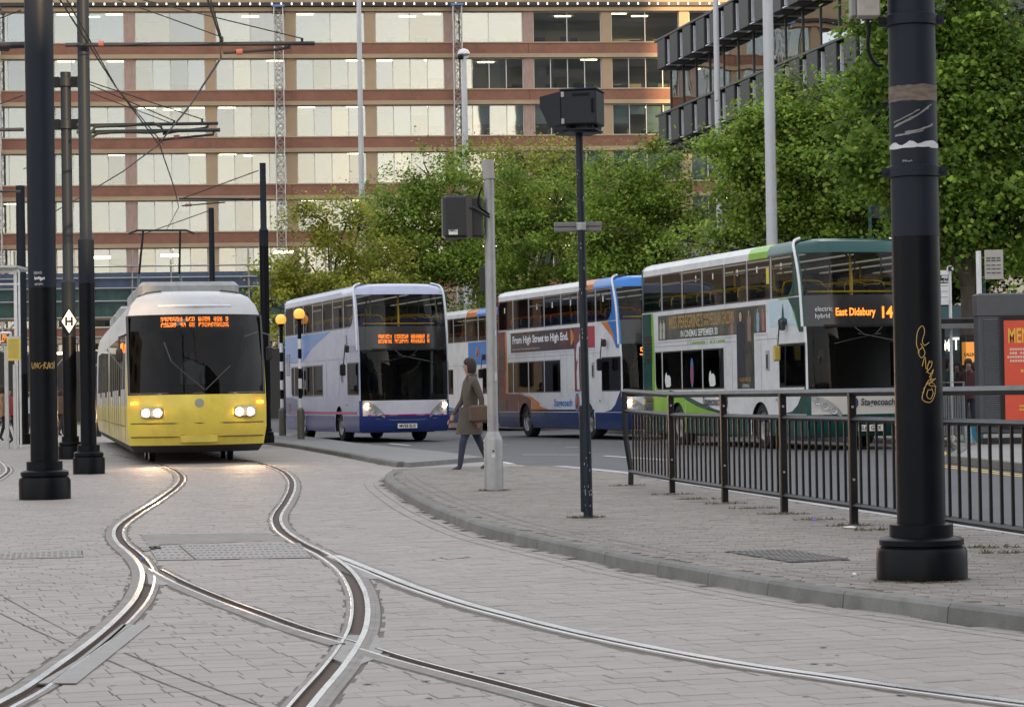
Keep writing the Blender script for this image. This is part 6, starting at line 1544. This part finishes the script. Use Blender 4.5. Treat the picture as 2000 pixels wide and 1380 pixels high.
for px, Y, rz, t_, lab, h in ((1853, 54, 40, coat, 'person in charcoal at the shelter nearest the stout pole', 1.76), (1872, 55.5, -30, black_c, 'person in black queuing in the middle of the shelter', 1.70), (1893, 54.5, -10, cmat('maroon', (.07, .02, .025)), 'person in maroon queuing beside the grey advert unit', 1.74), (1908, 57, 80, coat, 'person in charcoal deeper in the shelter by the orange poster', 1.7)):
    p = P(px, 800, Y); person(lab, (p.x, p.y, .1), R(rz), h, t_, denim, group='people queuing in the bus shelter', stride=.05)

for bus, lab in ((bus_g, 'driver in a dark jacket at the wheel of the green bus'), (bus_o, 'driver in charcoal at the wheel of the bus with the slogan advert'), (bus_f, 'driver in navy at the wheel of the lilac bus')):
    p = Vector(bus.location); a = bus.rotation_euler[2]; q = Vector((.72 * math.cos(a) - .95 * math.sin(a), .72 * math.sin(a) + .95 * math.cos(a), .50))
    person(lab, p + q, a, 1.62, coat if bus is bus_o else black_c if bus is bus_g else cmat('navy', (.02, .025, .05)), black_c, stride=.02, arm=.1, group='bus drivers')

a = tram.rotation_euler[2]; q = Vector((1.32 * math.cos(a) - 1.45 * math.sin(a), 1.32 * math.sin(a) + 1.45 * math.cos(a), .62))
person('driver in a pale shirt in the cab of the tram', Vector(tram.location) + q, a, 1.60, palec, black_c, stride=.02, arm=.1)

# ================================================================== BUS STOP ON THE RIGHT
sh_m = pm('shelter_grey', (.075, .08, .09), .45, .2, var=.12, scale=3)
FY_ = F * 1.1 / (883 - 757.) 
Ys = 47.0; s_ = F / Ys
def W3(px, py, Y=None): return P(px, py, Y or Ys)
u = thing('advert_unit', 'dark grey street advert unit with a red poster and yellow lettering', 'advert unit', (W3(1912, 700).x, Ys, .1))
o_ = Vector(u.location)
x1 = 2.35; zt = W3(1912, 573).z - .1; 
build('case', MB().bbox((x1 / 2, .25, zt / 2 + .1), (x1, .5, zt - .2), .03), sh_m, u)
build('plinth', MB().box((x1 / 2, .25, .06), (x1 - .1, .44, .12)), black_trim, u)
build('top_panel', MB().bbox((x1 / 2, .24, zt - .23), (x1 + .04, .52, .44), .02), pm('shelter_top', (.09, .092, .10), .4, .2), u)
lv = MB().box((0, 0, 0), (.30, .02, .022)).mesh('slat'); lv.materials.append(sh_m)
z0 = W3(1930, 830).z - .1
for i in range(52): inst('slat', lv, u, (.25, -.012, z0 + i * .040), (R(-25), 0, 0))
xl = W3(1952, 700).x - o_.x
pz0, pz1 = W3(1960, 826).z - .1, W3(1960, 626).z - .1
build('poster_frame', MB().bbox((xl + .72, -.02, (pz0 + pz1) / 2), (1.44, .06, pz1 - pz0 + .22), .01), black_trim, u)
ps = build('poster', MB().box((xl + .72, -.055, (pz0 + pz1) / 2), (1.27, .012, pz1 - pz0)), pm('poster_red', (.50, .065, .035), .4, var=.12, scale=1.5, emit=(.5, .06, .03), es=.12), u)
ytx = pm('poster_yellow', (.75, .45, .06), .5); 
text('poster_title', 'MENDEL', .40, ytx, ps, plane_map((xl + .155, -.066, pz1 - .43), (1, 0, 0), (0, 0, 1)), sx=.52, bold=.008)
rows = MB()
for i in range(4):
    for j in range(22):
        if random.random() < .85: rows.box((xl + .16 + j * .05, -.066, pz1 - .56 - i * .075), (.038, .004, .045))
tag(build('poster_small_print', rows, pm('poster_cream', (.7, .5, .4), .5), ps), kind='stuff')
rows = MB()
for j in range(6): rows.box((xl + .42 + j * .055, -.066, pz1 - .98), (.045, .004, .06))
for i in range(2):
    for j in range(8): rows.box((xl + .38 + j * .055, -.066, pz0 + .33 - i * .07), (.042, .004, .035))
tag(build('poster_small_print', rows, ytx, ps), kind='stuff')
# shelter with glass walls
sl = thing('bus_shelter', 'bus shelter with a dark flat roof and glass wall beside the advert unit', 'shelter', (W3(1780, 700, 50).x, 50, .1))
o_ = Vector(sl.location); zr_ = W3(1850, 628, 50).z - .1; xr = W3(1925, 700, 50).x - o_.x
build('roof', MB().bbox((xr / 2, .9, zr_), (xr + .4, 2.4, .13), .02), black_trim, sl)
build('gutter', MB().box((xr / 2, -.32, zr_ - .10), (xr + .4, .06, .10)), pm('gutter_grey', (.2, .2, .21), .4, .4), sl)
gsh = glass('shelter_glass', (.72, .75, .75), .03)
for i in range(3):
    build('pane', MB().box((xr * (i + .5) / 3, 2.0, 1.25), (xr / 3 - .06, .012, 1.9)), gsh, sl); build('post', MB().box((xr * i / 3, 2.0, zr_ / 2), (.06, .06, zr_ - .1)), sh_m, sl)
build('roof_light', MB().box((xr * .80, .2, zr_ - .10), (xr * .25, .10, .03)), emis('shelter_tube', (.8, .9, 1), .8), sl)
sgn = thing('shop_sign', 'lit white shop lettering seen through the shelter', 'sign', W3(1843, 685, 62))
text('lettering', 'M', .44, emis('sign_white_lit', (1, .95, .85), 1.5), sgn, plane_map((-.02, 0, 0), (1, 0, 0), (0, 0, 1)), sx=.62, bold=.01); text('lettering', 'TS', .44, MATS['sign_white_lit'], sgn, plane_map((.24, 0, .03), (1, 0, 0), (0, 0, 1)), sx=.62, bold=.01)
build('sign_board', MB().box((.35, .12, .1), (1.4, .1, 1.0)), pm('sign_board_dark', (.05, .07, .08), .4), sgn)
op = thing('orange_poster', 'glowing orange poster beyond the queue in the shelter', 'poster', W3(1896, 690, 58))
build('poster', MB().box((0, 0, 0), (.42, .04, .55)), pm('poster_orange', (.62, .25, .05), .5, emit=(.7, .26, .04), es=.45), op)
text('lettering', 'CALLING', .105, black_trim, op, plane_map((-.17, -.026, -.06), (1, 0, 0), (0, 0, 1)), sx=.75, bold=.004)
build('frame', MB().box((0, .03, .05), (.52, .04, .8)), black_trim, op)
# bus stop flags
def flagpole(name, label, px, ytop, Y, rpx):
    p = W3(px, 800, Y); rt = thing(name, label, 'bus stop sign', (p.x, p.y, .1), 0, 'bus stop flag posts'); z = W3(px, ytop, Y).z - .1
    build('post', MB().lathe([(rpx * Y / F, 0), (rpx * Y / F, z)], 14), wtrim, rt, smooth=40); return rt, z
wpl = pm('stop_flag_white', (.72, .73, .74), .5)
f1, z = flagpole('bus_stop_flag', 'white bus stop flag topped by a round K sign', 1860, 527, 50, 3.2)
s5 = F / 50
d = build('letter_disc', MB().lathe([(6.6 / s5, -.02), (6.6 / s5, .02)], 20, (0, -.05, z + .02), axis='y'), wpl, f1); text('lettering', 'K', 10 / s5, black_trim, d, plane_map((0, -.076, z + .02 - 3.6 / s5), (1, 0, 0), (0, 0, 1)), align='CENTER', bold=.014)
zz = lambda y: W3(1860, y, 50).z - .1
fp = build('flag_plate', MB().box((-16 / s5, -.05, (zz(528) + zz(595)) / 2), (25 / s5, .03, zz(528) - zz(595))), wpl, f1)
build('black_panel', MB().box((-14 / s5, -.068, zz(545)), (20 / s5, .006, 16 / s5)), black_trim, fp); text('lettering', 'Bus Stop', 6.4 / s5, wpl, fp, plane_map((-23.5 / s5, -.073, zz(551)), (1, 0, 0), (0, 0, 1)), sx=.9, bold=.002)
bi = MB(); bi.box((-11 / s5, -.073, zz(540.5)), (12 / s5, .004, 4 / s5)); bi.box((-11 / s5, -.073, zz(543)), (2 / s5, .004, 3 / s5)); bi.box((-7 / s5, -.073, zz(543)), (2 / s5, .004, 3 / s5)); build('bus_symbol', bi, wpl, fp)
ln = MB()
for y in (558, 569, 580): ln.box((-14 / s5, -.068, zz(y)), (18 / s5, .004, 1.2 / s5))
build('timetable_lines', ln, pm('print_grey', (.3, .3, .32), .6), fp)
f2, z = flagpole('bus_stop_flag', 'tall pale post with a grey timetable plate above the advert unit', 1917, 490, 48.6, 5.2)
s4 = F / 48.6; z4 = lambda y: W3(1945, y, 48.6).z - .1
fp = build('flag_plate', MB().box((29 / s4, -.04, (z4(488) + z4(545)) / 2), (36 / s4, .03, z4(488) - z4(545))), pm('flag_grey', (.42, .40, .36), .6), f2)
ln = MB()
for i, y in enumerate((504, 509, 518, 525, 533)):
    for j in range(3): ln.box(((18 + j * 10) / s4, -.058, z4(y)), (8 / s4, .004, (2.6 if i < 2 else 2) / s4))
build('timetable_lines', ln, pm('print_dark_grey', (.06, .06, .06), .6), fp)
# crowd barrier and shopping bags
bp_ = W3(1862, 830, 49); br_ = thing('crowd_barrier', 'grey ribbed metal barrier in front of the shelter queue', 'barrier', (bp_.x - .35, 49, .1))
build('frame', MB().tube([(-.05, 0, 0), (-.05, 0, 1.22), (.62, .25, 1.22), (.62, .25, 0)], .025, 6), galv, br_)
slm = MB().box((0, 0, 0), (.03, .02, .95)).mesh('slat'); slm.materials.append(pm('barrier_grey', (.20, .21, .22), .5, .4))
for i in range(13): inst('slat', slm, br_, (-.02 + .05 * i, .018 * i, .62))
for px, c, lab in ((1897, (.35, .55, .62), 'pale blue shopping bag by the advert unit'), (1908, (.05, .22, .30), 'teal shopping bag by the advert unit')):
    p = W3(px, 860, 48.5); b_ = thing('shopping_bag', lab, 'bag', (p.x, p.y, .1)); m = MB(); m.prism([(-.10, -.06, 0), (.10, -.06, 0), (.13, -.02, .36), (-.12, -.03, .38)], (0, .13, 0)); build('bag_body', m, pm('bag_' + lab[:4], c, .35, var=.3, scale=20), b_)
    build('bag_handle', MB().tube(catmull([Vector(q) for q in ((-.06, .02, .36), (-.04, .02, .5), (.04, .02, .5), (.06, .02, .36))], .04), .008, 5), black_trim, b_)

# ================================================================== FAR LEFT: TRAM STOP, SCAFFOLD
tb = W3(18, 860, 66); s6 = F / 66
pt_ = thing('stop_canopy', 'white tubular frame of the tram stop beside the thick pole', 'canopy', (W3(34, 860, 66).x, 66, 0)); zc = W3(20, 530, 66).z
fr = MB(); fr.tube([(0, 0, 0), (0, 0, zc)], .05, 8); fr.tube([(.10, 0, 0), (.10, 0, zc)], .03, 6)
build('post', fr, wtrim, pt_); build('beam', MB().tube([(.1, 0, zc), (-1.4, 0, zc + .05)], .05, 8).tube([(.1, 0, zc - .35), (-1.4, 0, zc - .33)], .03, 6), wtrim, pt_)
build('canopy_roof', MB().box((-1.0, .8, zc + .12), (2.2, 2.4, .06)), pm('canopy_pale', (.5, .55, .55), .5), pt_)
yt = thing('timetable_board', 'yellow timetable board at the tram stop beside the thick pole', 'sign', W3(27, 682, 64)); s64 = F / 64
build('board', MB().box((0, 0, 0), (26 / s64, .05, 44 / s64)), pm('timetable_yellow', (.62, .50, .10), .5, var=.1), yt)
ln = MB()
for i in range(9): ln.box((0, -.03, (18 - i * 4.2) / s64), (20 / s64, .006, 1.1 / s64))
build('printed_lines', ln, pm('timetable_print', (.30, .22, .04), .6), yt); build('header', MB().box((0, -.002, 24 / s64), (26 / s64, .05, 4 / s64)), grey_div, yt)
build('post', MB().box((0, .06, -1.6), (.08, .06, 2.4)), grey_div, yt)
dp = thing('departure_display', 'small orange departure display in a white case at the tram stop', 'display', W3(10, 660, 65))
build('case', MB().bbox((0, .1, 0), (22 / s64, .2, 26 / s64), .03), wtrim, dp); build('screen', MB().box((0, -.01, -.01), (17 / s64, .01, 19 / s64)), black_trim, dp)
dm = MB()
for r_ in range(4):
    for i in range(7):
        if random.random() < .75: dm.box(((-7 + 2.2 * i) / s64, -.02, (6 - r_ * 4) / s64), (1.7 / s64, .005, 2.2 / s64))
tag(build('led_text', dm, led_m, dp), kind='stuff')
build('post', MB().box((0, .12, -1.9), (.10, .08, 3.4)), grey_div, dp)
# scaffold with blue and green sheeting in front of the brick block
so_ = W3(100, 800, 150); sc_ = thing('scaffold', 'scaffold with blue and green sheeting behind the tram and poles', 'scaffold', (so_.x, 150, 0), R(5)); s15 = F / 150
z_ = lambda y: W3(100, y, 150).z
tubm = pm('scaffold_tube', (.3, .3, .3), .4, .7)
for i in range(11):
    x = -4.5 + i * 2.4; build('standard', MB().tube([(x, -.2, 0), (x, -.2, z_(490))], .07, 6), tubm, sc_)
for y in (522, 545, 565, 590, 622, 660): build('ledger', MB().tube([(-6, -.28, z_(y)), (15, -.28, z_(y))], .06, 6), tubm, sc_)
build('blue_sheeting', MB().box((4.5, 0, (z_(534) + z_(564)) / 2), (20, .08, z_(534) - z_(564))), pm('sheeting_blue', (.06, .095, .17), .6, var=.35, scale=1.2, bump=.4), sc_)
build('green_netting', MB().box((4.5, .02, (z_(566) + z_(622)) / 2), (20, .08, z_(566) - z_(622))), pm('netting_green', (.045, .095, .085), .8, var=.5, scale=1.5, bump=.4), sc_)
build('board_deck', MB().box((8, .3, z_(624)), (28, 1.2, .12)), pm('scaffold_board', (.25, .18, .10), .8), sc_)
xb = MB()
for i in range(9):
    x = -4.5 + i * 2.4; xb.tube([(x, -.35, z_(720)), (x + 2.4, -.35, z_(630))], .05, 5, cap=False)
build('cross_brace', xb, tubm, sc_)
build('hoarding', MB().box((8, .8, 2.2), (28, .2, 4.4)), pm('dark_hoarding', (.03, .032, .035), .6), sc_)
for x, y in ((3.2, 505), (7.5, 502), (12, 690), (1.0, 690), (14.5, 498)): build('work_light', MB().box((x, -.45, z_(y)), (1.2, .08, .14)), tube_m, sc_)
# low street clutter left of the tram: bins and a bench silhouette
for px, py, lab in ((105, 850, 'dark litter bin between the thick pole and the H pole'), (186, 852, 'dark litter bin beside the tram')):
    p = G(px, py); b_ = thing('litter_bin', lab, 'bin', p, 0, None); build('bin_body', MB().lathe([(.22, 0), (.24, .8), (.26, .82), (.26, .9), (.2, .98)], 16), black_trim, b_, smooth=40); build('bin_opening', MB().box((0, -.24, .72), (.26, .04, .14)), pm('bin_gold', (.3, .22, .06), .5), b_)
